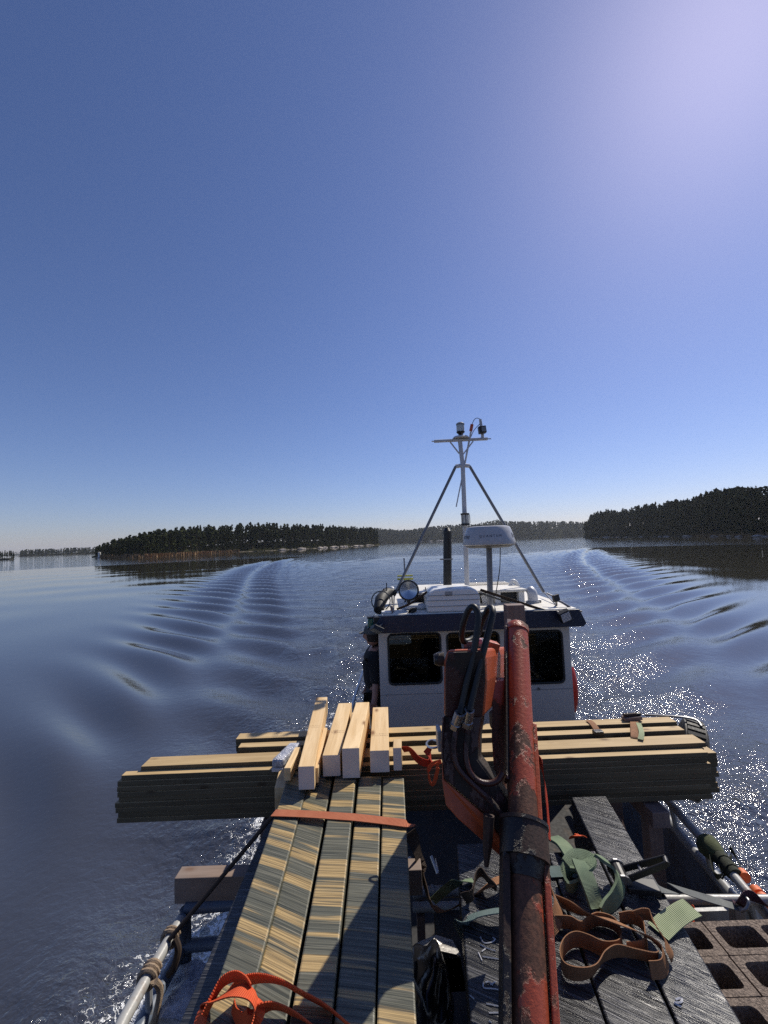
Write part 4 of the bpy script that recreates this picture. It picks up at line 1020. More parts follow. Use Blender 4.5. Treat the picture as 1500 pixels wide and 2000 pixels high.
# chalk writing on the first of them
M['chalk'] = m_plain('white_chalk', (0.62, 0.62, 0.64), 0.9)
def child_of(o, par):
    o.parent = par; o.matrix_parent_inverse = (Matrix.Translation(par.location) @ par.rotation_euler.to_matrix().to_4x4()).inverted()
for st in ([(932, 1778), (943, 1787), (930, 1787)], [(936, 1781), (945, 1783)], [(938, 1830), (945, 1841), (960, 1840), (967, 1834), (962, 1831)],
           [(938, 1845), (952, 1852), (968, 1857)], [(948, 1853), (941, 1858)], [(934, 1860), (941, 1876)], [(943, 1868), (974, 1873)],
           [(944, 1919), (945, 1929), (964, 1931), (987, 1935)], [(948, 1919), (955, 1917), (962, 1924)], [(968, 1917), (958, 1923)], [(950, 1960), (984, 1967)], [(955, 1978), (980, 1978), (988, 1983)], [(955, 1994), (960, 1997)], [(918, 1944), (926, 1951)]):
    P = [at_z(x, y, -1.447) for x, y in st]
    child_of(MB().tube(curve(P, 4) if len(P) > 2 else P, 0.0022, 4).build('chalk_stroke', M['chalk'], None), black_b[0])
child_of(MB().tube(curve([at_z(x, y, -1.450) for x, y in ((1319, 1952), (1331, 1949), (1330, 1957), (1318, 1958), (1322, 1962), (1331, 1966))], 4), 0.003, 4).build('chalk_stroke', M['chalk'], None), black_b[3])

# ---- the crosswise stack of treated boards
yaw = math.atan2(-0.012, 1.0)
def plank(x0, x1, y0, y1, z0, z1, label, group, yawx=0.010, name='board'):
    mb = MB(); L = x1 - x0; W_ = y1 - y0; H = z1 - z0
    mb.box((-L / 2, -W_ / 2, 0), (L / 2, W_ / 2, H))
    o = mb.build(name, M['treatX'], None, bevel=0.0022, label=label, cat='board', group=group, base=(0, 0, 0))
    o.data.materials.append(M['shadeX'])
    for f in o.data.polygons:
        if abs(f.normal.z) < 0.5: f.material_index = 1  # side faces get the copy with shade painted in
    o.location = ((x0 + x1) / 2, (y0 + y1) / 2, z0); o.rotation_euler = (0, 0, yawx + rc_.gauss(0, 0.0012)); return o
CF = 2.515
zt0 = ZR(-1.315); th = 0.0272
X0 = at_y(230, 1519, CF).x; X1 = at_y(1389, 1471, CF).x
for k in range(9):
    z1 = zt0 - k * (th + 0.0022)
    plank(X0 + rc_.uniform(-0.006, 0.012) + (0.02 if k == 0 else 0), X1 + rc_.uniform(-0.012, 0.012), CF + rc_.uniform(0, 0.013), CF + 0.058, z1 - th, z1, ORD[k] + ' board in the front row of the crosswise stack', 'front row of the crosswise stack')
for k in range(10):
    z1 = zt0 + 0.0245 - k * (th + 0.0016)
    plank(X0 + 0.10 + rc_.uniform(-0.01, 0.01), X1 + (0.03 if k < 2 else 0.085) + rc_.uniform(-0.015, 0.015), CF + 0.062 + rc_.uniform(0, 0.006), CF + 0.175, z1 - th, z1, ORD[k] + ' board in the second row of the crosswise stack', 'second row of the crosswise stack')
# back rows: thicker battens
BZT = -1.285
b1l, b1r, b2l, b2r = at_z(466, 1459, BZT), at_z(1342, 1427, BZT), at_z(461, 1443, BZT), at_z(1321, 1411, BZT)
for (bl, br_, wd, lab, cnt) in ((b1l, b1r, 0.062, 'third', 6), (b2l, b2r, 0.085, 'rearmost', 6)):
    y0 = (bl.y + br_.y) / 2
    for k in range(cnt):
        z1 = ZR(BZT) - k * 0.0405
        plank(bl.x + rc_.uniform(-.012, .012), br_.x + rc_.uniform(-.012, .012), y0 + rc_.uniform(0, 0.005), y0 + wd, z1 - 0.0395, z1, ORD[k] + ' batten in the ' + lab + ' row of the crosswise stack', lab + ' row of the crosswise stack')
# what the stack stands on: two baulks on timber trestles
zl = zt0 - 9 * (th + 0.0022) - 0.001
for x in (-0.72, 1.52):
    tr_ = thing('timber_trestle', (x, 2.85, DECK), ('dark timber trestle under the left end of the crosswise stack' if x < 0 else 'dark timber trestle under the right end of the crosswise stack'), 'trestle')
    MB().box((x - 0.05, 2.46, zl - 0.10), (x + 0.05, 3.06, zl - 0.012)).build('beam', M['oldwood'], tr_, bevel=0.004)
    for y in (2.52, 2.94): MB().box((x - 0.04, y, DECK), (x + 0.04, y + 0.08, zl - 0.102)).build('leg', M['oldwood'], tr_, bevel=0.004)
    MB().obox((x, 2.76, DECK + 0.30), (0.02, 0, 0), (0, 0.2, 0.22), (0, -0.022, 0.03)).build('brace', M['oldwood'], tr_)
# ---- fresh spruce timbers lying over the stack
def timber(near, far, zt, h, label, mat='pine', end=True, name='timber'):
    nl, nr = at_z(*near[0], zt), at_z(*near[1], zt); fl, fr_ = at_z(*far[0], zt), at_z(*far[1], zt)
    yn, yf = (nl.y + nr.y) / 2, (fl.y + fr_.y) / 2; wn_, wf_ = (nr.x - nl.x), (fr_.x - fl.x); w = (wn_ + wf_) / 2
    cn, cf = (nl.x + nr.x) / 2, (fl.x + fr_.x) / 2
    P = [Vector((cn - w / 2, yn, ZR(zt))), Vector((cn + w / 2, yn, ZR(zt))), Vector((cf + w / 2, yf, ZR(zt))), Vector((cf - w / 2, yf, ZR(zt)))]
    o = lying(P, h, name, M[mat], label, 'timber', 'fresh timbers over the stack', 0.003)
    if end:
        o.data.materials.append(M['pineend'])
        for f in o.data.polygons:
            if abs(f.normal.y) > 0.9: f.material_index = 1
    return o
ST = -1.286   # top of the stack under the timbers
t1 = timber(((585, 1497), (611, 1497)), ((616, 1362), (641, 1361)), -1.165, 0.118, 'tallest pale timber, leftmost of those reaching far over the stack')
t1b = timber(((612, 1500), (622, 1500)), ((632, 1421), (639, 1421)), -1.205, 0.078, 'rough-edged pale timber against the right side of the tallest one', end=False)
t2 = timber(((630, 1475), (664, 1475)), ((661, 1373), (687, 1373)), -1.17, 0.113, 'pale stamped timber second from left over the stack')
t2b = timber(((672, 1466), (683, 1466)), ((688, 1391), (697, 1391)), -1.195, 0.088, 'narrow orange-tinted board between two pale timbers', end=False)
t3 = timber(((663, 1463), (706, 1460)), ((698, 1376), (718, 1367)), -1.125, 0.158, 'highest pale timber with a broad sealed end facing the camera')
t4 = timber(((720, 1466), (762, 1466)), ((730, 1381), (756, 1381)), -1.165, 0.118, 'rightmost pale stamped timber beside the wheelhouse wall')
t5 = timber(((767, 1462), (784, 1460)), ((769, 1444), (784, 1443)), -1.16, 0.123, 'short orange-tinted timber block at the right of the sealed ends')
p0 = timber(((537, 1538), (556, 1538)), ((556, 1460), (574, 1460)), -1.30, 0.12, 'narrow pale plank along the left side of the grey bundles', end=False)
p0c = timber(((556, 1500), (566, 1500)), ((575, 1459), (589, 1459)), -1.215, 0.068, 'narrow pale board between the left plank and the tallest timber', end=False)
# illegible grade stamps
def stamp(o, px, py, z, w, rows=2):
    mb = MB(); c = at_z(px, py, z + 0.0006)
    for r_ in range(rows):
        x = -w / 2
        while x < w / 2:
            g = rc_.uniform(0.003, 0.007); y = c.y - r_ * 0.022
            for q_ in range(2):
                dx, dy = rc_.uniform(-.002, .002), rc_.uniform(0.004, 0.013); x_ = c.x + x + q_ * 0.003
                mb.add([(x_, y, c.z), (x_ + 0.0012, y, c.z), (x_ + dx + 0.0012, y + dy, c.z), (x_ + dx, y + dy, c.z)], [(0, 1, 2, 3)])
            x += g + 0.004
    s_ = mb.build('grade_stamp', M['stamp']); s_.parent = o; s_.matrix_parent_inverse = (Matrix.Translation(o.location) @ o.rotation_euler.to_matrix().to_4x4()).inverted()
M['stamp'] = m_plain('faded_stamp_ink', (0.33, 0.22, 0.12), 0.8)
stamp(t1, 612, 1418, -1.165, 0.08); stamp(t2, 658, 1428, -1.17, 0.09); stamp(t4, 741, 1434, -1.165, 0.10)
# white film parcel beside the left plank
t = NT('clear_film'); v = t.coords(); n_ = t.noise(v, 14, 6, 0.65, 1.5)
M['film'] = t.fin(t.mix(t.ramp(n_, [(0.4, 0.0), (0.62, 1.0)]), (0.30, 0.31, 0.36), (0.62, 0.62, 0.66)), 0.16, 0, t.bump(n_, 0.9, 0.02), Coat_Weight=0.6)
c = [at_z(530, 1483, -1.24), at_z(553, 1483, -1.24), at_z(589, 1449, -1.24), at_z(566, 1449, -1.24)]
lying(c, 0.05, 'film_parcel', M['film'], 'parcel in crumpled clear film beside the left plank', 'parcel', bevel=0.012)
lying([p_ - Vector((0, 0, 0.052)) for p_ in c], 0.02 , 'grey_board', M['pineend'], 'grey board under the film parcel', 'board')
# large film-covered parcel low in the left corner
mb = MB(); vs_ = []; fs_ = []
n_i, n_j = 14, 9
P00, P10, P01, P11 = at_z(230, 2040, -2.0), at_z(395, 2040, -1.93), at_z(318, 1930, -2.0), at_z(425, 1905, -1.93)
for i in range(n_i):
    for j in range(n_j):
        u, w_ = i / (n_i - 1), j / (n_j - 1)
        p = (P00.lerp(P10, u)).lerp(P01.lerp(P11, u), w_); p.z += 0.09 * math.sin(math.pi * min(1, u * 0.9)) + 0.035 * noise.noise((p.x * 14, p.y * 14, 2)); vs_.append(p)
for i in range(n_i - 1):
    for j in range(n_j - 1):
        a = i * n_j + j; fs_.append((a, a + n_j, a + n_j + 1, a + 1))
N0 = len(vs_); ring = [i * n_j for i in range(n_i)] + [(n_i - 1) * n_j + j for j in range(1, n_j)] + [i * n_j + n_j - 1 for i in range(n_i - 2, -1, -1)] + [j for j in range(n_j - 2, 0, -1)]
vs_ += [Vector((vs_[r_].x, vs_[r_].y, DECK)) for r_ in ring]
for k in range(len(ring)): fs_.append((ring[k], ring[(k + 1) % len(ring)], N0 + (k + 1) % len(ring), N0 + k))
mb.add(vs_, fs_); mb.build('film_covered_sack', M['film'], None, smooth=True, label='sack under shiny crumpled film beside the left rail', cat='sack')

# ---- concrete blocks, bottom right
def block_mesh():
    bm = bmesh.new(); L, W_, H = 0.39, 0.137, 0.19; edges = []
    loops = [[(-L / 2, -W_ / 2), (L / 2, -W_ / 2), (L / 2, W_ / 2), (-L / 2, W_ / 2)], rrect(-L / 2 + 0.026, -0.013, -W_ / 2 + 0.024, W_ / 2 - 0.024, 0.02, 3), rrect(0.013, L / 2 - 0.026, -W_ / 2 + 0.024, W_ / 2 - 0.024, 0.02, 3)]
    for lp in loops:
        vv = [bm.verts.new((x, y, 0.0)) for x, y in lp]
        for i in range(len(vv)): edges.append(bm.edges.new((vv[i], vv[(i + 1) % len(vv)])))
    bmesh.ops.triangle_fill(bm, edges=edges, use_beauty=True)
    r_ = bmesh.ops.extrude_face_region(bm, geom=list(bm.faces)); bmesh.ops.translate(bm, vec=(0, 0, H), verts=[g for g in r_['geom'] if isinstance(g, bmesh.types.BMVert)])
    bmesh.ops.recalc_face_normals(bm, faces=bm.faces); me = bpy.data.meshes.new('concrete_block'); bm.to_mesh(me); bm.free()
    t = NT('light_aggregate_concrete'); v = t.coords(); a = t.noise(v, 90, 3, 0.7); b = t.noise(v, 260, 2); big = t.noise(v, 5, 4)
    cc = t.mix(t.ramp(a, [(0.38, 0.0), (0.62, 1.0)]), (0.075, 0.056, 0.045), (0.28, 0.22, 0.175)); cc = t.mix(t.ramp(big, [(0.4, 0.0), (0.7, 0.35)]), cc, (0.25, 0.195, 0.155))
    me.materials.append(t.fin(cc, 0.95, 0, t.bump(t.math('ADD', a, b), 1.0, 0.006))); return me
bme = block_mesh(); byaw = R(-12)
o0 = at_z(1421, 1866, -1.60)
ux = Vector((math.cos(byaw), math.sin(byaw), 0)); uy = Vector((-math.sin(byaw), math.cos(byaw), 0))
ux, uy = Vector((math.cos(R(0)), math.sin(R(0)), 0)), Vector((0.10, 0.995, 0))
rown = ['farthest', 'second', 'third', 'nearest']
for lay in range(4):
    for r_ in range(4):
        for c_ in range(2):
            if lay and r_ == 3: continue
            ctr = o0 + uy * (0.070 - r_ * 0.140) + ux * ((-0.1985 if c_ == 0 else 0.1985) + rc_.uniform(-.003, .003) + (0.012 if r_ == 1 else 0))
            ob = bpy.data.objects.new('concrete_block', bme); col.objects.link(ob); ob.location = (ctr.x, ctr.y, ZR(-1.60) - 0.19 - lay * 0.192); ob.rotation_euler = (0, 0, rc_.gauss(0, 0.004))
            tag(ob, rown[r_] + (' concrete block' if not lay else ' concrete block') + (' beside the black bundle' if c_ == 0 else ' towards the right rail') + (', on top' if lay == 0 else (', in the second layer' if lay == 1 else (', in the third layer' if lay == 2 else ', in the bottom layer'))), 'concrete block', 'hollow concrete blocks')
pal = thing('pallet', (o0.x, o0.y - 0.15, DECK), 'wooden pallet under the concrete blocks', 'pallet')
zp = ZR(-1.60) - 0.19 - 3 * 0.192
for k in range(5): MB().box((o0.x - 0.40, o0.y - 0.38 + k * 0.13, zp - 0.024), (o0.x + 0.40, o0.y - 0.28 + k * 0.13, zp - 0.001)).build('slat', M['oldwood'], pal)
for x in (-0.39, -0.05, 0.29): MB().box((o0.x + x, o0.y - 0.38, DECK), (o0.x + x + 0.1, o0.y + 0.24, zp - 0.025)).build('skid', M['oldwood'], pal)

# ---- things in the dark gap between the bundles
gz = -2.10
tk = thing('tool_box', at_z(850, 1905, -2.46), 'dark tool box in the gap between the bundles', 'box')
a, b = at_z(812, 1870, -1.95), at_z(903, 1868, -1.95)
MB().box((a.x, a.y - 0.30, DECK), (b.x, a.y, ZR(-1.95))).build('case', M['black'], tk, bevel=0.01)
c = [at_z(811, 1868, -1.95 + .012), at_z(900, 1866, -1.938), at_z(884, 1836, -1.938), at_z(812, 1842, -1.938)]
mb = MB(); c2 = c[0].lerp(c[1], 0.3) + Vector((0, 0.0, 0.035)); c3 = c[3].lerp(c[2], 0.55) + Vector((0, 0, 0.03))
mb.add([c[0], c2, c[1], c[2], c3, c[3]], [(0, 1, 4, 5), (1, 2, 3, 4)]); lid = mb.build('foil_sheet', m_paint('grey_foil', (0.42, 0.40, 0.38), 0.35, 0.25, 9, 0.5, metal=0.3), None, label='creased grey sheet lying on the dark tool box', cat='sheet')
sd = lid.modifiers.new('thickness', 'SOLIDIFY'); sd.thickness = 0.003
def lump(name, c, size, mat, label, cat, seed, rough=0.35):
    bm = bmesh.new(); bmesh.ops.create_icosphere(bm, subdivisions=4, radius=1.0)
    for q in bm.verts:
        d = 1 + rough * noise.noise(q.co * 1.4 + Vector((seed, 0, 0))) + 0.12 * abs(noise.noise(q.co * 5 + Vector((0, seed, 0))))
        q.co = Vector((q.co.x * size[0] * d, q.co.y * size[1] * d, max(q.co.z, -0.75) * size[2] * d))
    me = bpy.data.meshes.new(name); bm.to_mesh(me); bm.free(); me.materials.append(mat)
    for f in me.polygons: f.use_smooth = True
    o = bpy.data.objects.new(name, me); col.objects.link(o); o.location = c; tag(o, label, cat); return o
lump('black_sack', at_z(842, 1930, -1.93), (0.09, 0.16, 0.10), m_plain('shiny_black_plastic', (0.008, 0.008, 0.010), 0.22), 'shiny black plastic sack in the gap between the bundles', 'sack', 3.0)
for (x0, y0), (x1, y1), r_, lab in (((806, 1744), (896, 1740), 0.028, 'grey pipe lying crosswise in the gap, far one'), ((806, 1772), (900, 1770), 0.022, 'grey pipe lying crosswise in the gap, near one')):
    a, b = at_z(x0, y0, -1.95), at_z(x1, y1, -1.95); mb = MB(); mb.tube([a, b], r_, 10); mb.tube([a.lerp(b, 0.4), a.lerp(b, 0.46)], r_ * 1.2, 10); mb.build('steel_pipe', M['grey'], None, smooth=True, label=lab, cat='pipe')
    zz = min(a.z, b.z) - r_ 
    for f in (0.25, 0.75):
        p = a.lerp(b, f)
    MB().box((a.x + 0.02, a.y - 0.03, DECK), (a.x + 0.06, a.y + 0.03, a.z - r_ * 1.2 - 0.001)).build('pipe_chock', M['oldwood'], None, label='dark chock under the ' + ('far' if y0 < 1760 else 'near') + ' pipe in the gap', cat='chock')
mb = MB(); mb.tube([at_z(842, 1672, -1.85), at_z(855, 1706, -1.90)], 0.009, 8); mb.tube([at_z(851, 1676, -1.87), at_z(856, 1702, -1.90)], 0.004, 6); mb.build('turnbuckle', M['steel'], None, smooth=True, label='small bright turnbuckle in the dark gap', cat='turnbuckle')
mb = MB(); mb.tube(curve([at_z(799, 1680, -1.8), at_z(808, 1690, -1.78), at_z(812, 1706, -1.78), at_z(808, 1722, -1.82)], 5), 0.018, 10); mb.build('white_hose', M['white'], None, smooth=True, label='curved white hose at the right edge of the grey bundles', cat='hose')
mb = MB(); mb.box((0.19, 1.9, DECK), (0.42, 2.35, ZR(-1.95))); mb.build('winch_housing', M['deck'], None, bevel=0.02, label='dark winch housing in front of the crane', cat='winch')
for x, y, lab in ((1127, 1634, 'small orange strap end behind the green sling'),):
    mb = ribbon([(at_z(1118, 1637, -1.445), 0), (at_z(1128, 1631, -1.41), 20), (at_z(1138, 1634, -1.445), 10)], 0.04); mb.build('strap_end', M['s_orange'], None, label=lab, cat='strap')
ribbon([(at_z(1345, 1772, -1.62), 90), (at_z(1352, 1782, -1.63), 90), (at_z(1350, 1798, -1.64), 60)], 0.05).build('strap_end', M['s_orange'], None, label='bright orange strap end beyond the concrete blocks', cat='strap')
# ------------------------------------------------------------------ the loading crane
crane = thing('loading_crane', (0.45, 2.28, DECK), 'rusty red hydraulic loading crane with folded arm and long pipe', 'crane')
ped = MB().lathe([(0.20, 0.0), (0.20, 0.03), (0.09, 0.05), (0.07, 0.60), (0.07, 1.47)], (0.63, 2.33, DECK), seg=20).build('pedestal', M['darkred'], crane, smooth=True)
# arm head: a box section running away from the viewer
FY = 1.70
def fy(px, py, y=None):
    if y is None: y = FY - 0.13 * min(1, max(0, (py - 1400) / 250.0))       # the plate leans away towards its foot
    return at_y(px, py, y)
ext = Vector((0.374, 0.927, -0.235))
head = [fy(866, 1292), fy(873, 1269), fy(943, 1267), fy(949, 1285), fy(951, 1330), fy(945, 1400), fy(866, 1400)]
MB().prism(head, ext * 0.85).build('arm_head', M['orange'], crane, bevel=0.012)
d_ = Vector((0, -0.012, 0))
inset = [fy(870, 1296), fy(876, 1273), fy(941, 1271), fy(946, 1288), fy(947, 1330), fy(941, 1398), fy(869, 1398)]
MB().prism([p + d_ for p in inset], (0, 0.011, 0)).build('head_shade_plate', M['darkred'], crane, bevel=0.004)  # dark sheet added over the front face, painting its shade
# side plate that bends down to the pipe
plate = [fy(866, 1398), fy(941, 1398), fy(935, 1440), fy(934, 1482), fy(950, 1502), fy(990, 1560), fy(1004, 1600), fy(1000, 1640), fy(982, 1640), fy(948, 1592), fy(867, 1522), fy(863, 1460)]
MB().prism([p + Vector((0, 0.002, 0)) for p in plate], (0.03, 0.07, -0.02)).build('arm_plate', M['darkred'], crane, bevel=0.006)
lower = [fy(863, 1466), fy(867, 1524), fy(948, 1594), fy(981, 1642), fy(1002, 1642), fy(1002, 1692), fy(985, 1680), fy(895, 1601), fy(871, 1574), fy(864, 1530)]
MB().prism([p + Vector((0, 0.004, 0)) for p in lower], (0.03, 0.07, -0.04)).build('arm_flange', M['orange'], crane, bevel=0.006)  # brighter orange than the plate above: bounce light put into the colour
ed = [fy(x, y) + Vector((0, -0.004, 0)) for x, y in ((866, 1400), (863, 1450), (864, 1480), (870, 1500))]
MB().tube(ed, 0.005, 6).build('plate_edge', M['darkred'], crane, smooth=True)
# right web of the yoke
web = [fy(962, 1330, 1.95), fy(986, 1330, 1.95), fy(988, 1560, 1.72), fy(964, 1500, 1.76), fy(960, 1440, 1.82)]
MB().prism(web, (0.02, 0.05, 0)).build('yoke_web', M['red'], crane, bevel=0.004)
MB().prism([fy(934, 1400, 1.75), fy(939, 1400, 1.75), fy(939, 1490, 1.72), fy(934, 1486, 1.72)], (0.01, 0.1, 0)).build('yoke_edge', M['orange'], crane)
# link from yoke to pipe and to the pedestal
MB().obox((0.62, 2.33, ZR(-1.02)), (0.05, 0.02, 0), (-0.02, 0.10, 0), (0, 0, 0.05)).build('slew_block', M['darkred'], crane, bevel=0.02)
# the long pipe
T_ = at_y(1010, 1232, 2.15); K_ = at_y(1028, 1614, 1.54); E_ = at_y(1034, 1990, 1.22); E_ = E_ + (E_ - T_).normalized() * 0.06
pd = (T_ - E_).normalized()
K_ = E_ + pd * ((K_ - E_).dot(pd))
pipe = MB().tube([T_, T_.lerp(K_, 0.33), T_.lerp(K_, 0.66), K_, E_], [0.0525] * 5, 28).build('boom_pipe', M['red'], crane, smooth=True)
pipe['label'] = 'long red pipe with flaking paint and rust'
MB().tube([T_ + pd * 0.035, T_ + pd * 0.02, T_ - pd * 0.01], [0.045, 0.057, 0.057], 24).build('pipe_rim', M['red'], pipe, smooth=True)
mb = MB(); up_ = Vector((0.2, -0.2, 1)).normalized()
for k in range(14):
    a_ = R(-20 + k * 15); side = pd.cross(Vector((1, 0, 0))).normalized(); s2 = pd.cross(side)
    c = T_ + pd * 0.03 + (s2 * math.cos(a_) + side * math.sin(a_)) * 0.046
    mb.obox(c, s2 * 0.009, side * 0.008, pd * rc_.uniform(0.008, 0.022))
mb.build('frayed_cap', m_paint('cracked_cap', (0.40, 0.30, 0.25), 0.8, 0.5, 30, 0.6), pipe)
# square guide along the right side of the pipe
sd_ = Vector((1, 0, 0)); sd_ = (sd_ - pd * sd_.dot(pd)).normalized(); nf = pd.cross(sd_)
MB().obox(T_.lerp(K_, 0.80) + sd_ * 0.055, sd_ * 0.009, nf * 0.022, pd * 0.2).build('pipe_guide', M['orange'], pipe, bevel=0.004)
MB().obox(T_.lerp(K_, 0.42) - sd_ * 0.056, sd_ * 0.007, nf * 0.025, pd * 0.36).build('pipe_guide', M['darkred'], pipe, bevel=0.004)
# collar and the open sleeve below it
cl = MB().tube([K_ + pd * 0.006, K_ - pd * 0.10], 0.082, 28).build('pipe_collar', M['grease'], crane, smooth=True)
MB().tube([K_ + pd * 0.010, K_ - pd * 0.002], 0.086, 28).build('collar_rim', M['grease'], cl, smooth=True)
mid_ = (K_ - pd * 0.10 + E_) / 2; half = (K_ - pd * 0.10 - E_).length / 2
MB().obox(mid_ - sd_ * 0.065, sd_ * 0.012, nf * 0.045, pd * half).build('sleeve_cheek', M['grease'], crane, bevel=0.004)
MB().obox(mid_ + sd_ * 0.065, sd_ * 0.010, nf * 0.03, pd * half).build('sleeve_cheek', M['red'], crane, bevel=0.004)
MB().tube([K_ - pd * 0.098, K_ - pd * 0.15], [0.07, 0.056], 24).build('wiper_ring', M['grease'], crane, smooth=True)
# spike hanging beside the collar
mb = MB(); s0, s1 = at_y(955, 1592, 1.55), at_y(950, 1692, 1.52); mb.tube([s0, s0.lerp(s1, 0.6), s1], [0.020, 0.017, 0.008], 8); mb.build('locking_spike', M['grease'], crane, smooth=True)
# eye bolt on the left edge
mb = MB(); c = at_y(864, 1448, 1.80); mb.box((c.x - 0.02, c.y - 0.01, c.z - 0.04), (c.x - 0.002, c.y + 0.06, c.z + 0.045)); mb.build('edge_bracket', M['grey'], crane, bevel=0.004)
# hydraulic hoses with bright ferrules
H1 = [(897, 1395), (903, 1375), (912, 1330), (922, 1290), (931, 1240), (934, 1205), (927, 1186), (916, 1190), (906, 1215), (902, 1240), (905, 1252), (915, 1252), (925, 1246)]
H2 = [(917, 1388), (925, 1350), (937, 1300), (950, 1250), (961, 1205), (962, 1190), (955, 1188), (943, 1210), (935, 1235), (924, 1250)]
def hpts(H, y0, y1): return [at_y(x, y, y0 + (y1 - y0) * i / (len(H) - 1)) for i, (x, y) in enumerate(H)]
MB().tube(curve(hpts(H1, 1.64, 1.86), 6), 0.0135, 12).build('hydraulic_hose', M['hose'], crane, smooth=True)
MB().tube(curve(hpts(H2, 1.64, 1.88), 6), 0.0135, 12).build('hydraulic_hose', M['hose'], crane, smooth=True)
for (x0, y0), (x1, y1) in (((898, 1392), (891, 1412)), ((917, 1386), (913, 1408))):
    a, b = at_y(x0, y0, 1.64), at_y(x1, y1, 1.66); f_ = MB().tube([a, b], 0.020, 12).build('hose_ferrule', M['steel'], crane, smooth=True)
    MB().tube([b, b + (b - a).normalized() * 0.022], 0.024, 6).build('hex_nut', M['steel'], f_)
# steel lines below the ferrules
L1 = [(890, 1413), (886, 1430), (884, 1455), (887, 1478), (897, 1498), (920, 1522), (950, 1550), (975, 1580)]
L2 = [(912, 1409), (909, 1430), (907, 1455), (908, 1478), (915, 1500), (930, 1516), (950, 1521), (968, 1515), (978, 1500)]
for L_ in (L1, L2): MB().tube(curve([fy(x, y) - Vector((0, 0.03, 0)) for x, y in L_], 6), 0.011, 10).build('steel_line', M['darkred'], crane, smooth=True)
# fitting block on top of the head
mb = MB(); c = at_y(925, 1258, 1.85); mb.obox(c, (0.05, 0, 0), (0, 0.03, 0), (0, 0, 0.02)); mb.build('valve_block', M['dsteel'], crane, bevel=0.004)
mb = MB(); mb.obox(at_y(936, 1252, 1.82), (0.012, 0, 0), (0, 0.01, 0), (0, 0, 0.010)); mb.build('pink_cap', m_plain('pink_plastic', (0.55, 0.25, 0.30), 0.5), crane, bevel=0.003)
mb = MB(); mb.obox(at_y(957, 1260, 2.05), (0.04, 0.01, -0.015), (0, 0.03, 0), (0.006, 0, 0.02)); mb.build('red_fitting', M['orange'], crane, bevel=0.004)
# knob on the left of the head, and grease-dark elbow down the left side
mb = MB(); mb.lathe([(0.02, -0.03), (0.028, -0.01), (0.028, 0.01)], at_y(862, 1287, 1.74), 'X', 14); mb.build('pivot_pin', M['grease'], crane, smooth=True)
# weathered post standing behind the pipe
a, b = at_y(1007, 1182, 3.42), at_y(1010, 1300, 3.42)
MB().obox((a.x, 3.47, (DECK + a.z) / 2), (0.075, 0, 0), (0, 0.05, 0), (0, 0, (a.z - DECK) / 2)).build('timber_post', M['oldwood'], None, bevel=0.006, label='upright weathered timber post behind the top of the red pipe', cat='post')
# red round sling down the right of the pipe
strap([(at_y(1040, 1478, 1.80), 80), (at_y(1055, 1490, 1.78), 80), (at_y(1064, 1530, 1.74), 80), (at_y(1069, 1580, 1.68), 80), (at_y(1073, 1640, 1.62), 80)], 's_red', 'red webbing sling hanging at the right side of the pipe', 0.045)

# ------------------------------------------------------------------ straps and ropes
TZL = -1.447
strap([(at_z(534, 1588, -1.294), 0), (at_z(548, 1588, -1.290), 0), (at_z(600, 1590, -1.290), 0), (at_z(660, 1594, -1.285), 0), (at_z(700, 1597, -1.286), 0), (at_z(760, 1604, -1.294), 0), (at_z(797, 1609, -1.298), 0), (at_z(800, 1612, -1.34), 0)], 's_rust', 'taut red-brown lashing strap across the five grey bundles', 0.05, n=6)
# its tail down to the left rail
mb = MB(); mb.tube([at_z(536, 1590, -1.298), at_z(440, 1705, -1.50), at_z(330, 1836, -1.68)], 0.010, 8); mb.build('lashing_line', M['s_dark'], None, smooth=True, label='dark tensioned line from the strap down to the left rail', cat='line')
def S(ctrl, z=-1.45):
    return [(at_z(x, y, z + h), a) for x, y, h, a in ctrl]
# orange strap heaped at the bottom left
strap(S([(388, 2010, 0.005, 40), (400, 1965, 0.02, 40), (425, 1950, 0.05, 25), (462, 1934, 0.085, 15), (492, 1945, 0.08, 30), (500, 1975, 0.05, 60), (480, 2000, 0.02, 80), (462, 1990, 0.012, 85), (455, 1965, 0.02, 85)], -1.30), 's_orange', 'orange strap loop at the left of the heap on the grey bundles', 0.05)
strap(S([(455, 1940, 0.03, 75), (475, 1918, 0.05, 70), (510, 1910, 0.06, 65), (550, 1918, 0.06, 60), (590, 1940, 0.045, 60), (640, 1968, 0.03, 60), (690, 2010, 0.02, 60)], -1.30), 's_orange', 'long orange strap arching right over the grey bundles', 0.05)
strap(S([(398, 1985, 0.03, 85), (415, 1950, 0.05, 85), (435, 1918, 0.07, 85), (460, 1906, 0.085, 85), (480, 1915, 0.085, 85), (490, 1930, 0.08, 85)], -1.30), 's_orange', 'thin standing orange strap loop at the back of the heap', 0.03)
strap(S([(480, 2040, 0.01, 70), (500, 1985, 0.03, 70), (520, 1966, 0.045, 65), (550, 1968, 0.04, 60), (590, 1990, 0.02, 60), (630, 2020, 0.01, 60)], -1.30), 's_orange', 'stitched orange strap at the bottom edge of the heap', 0.05)
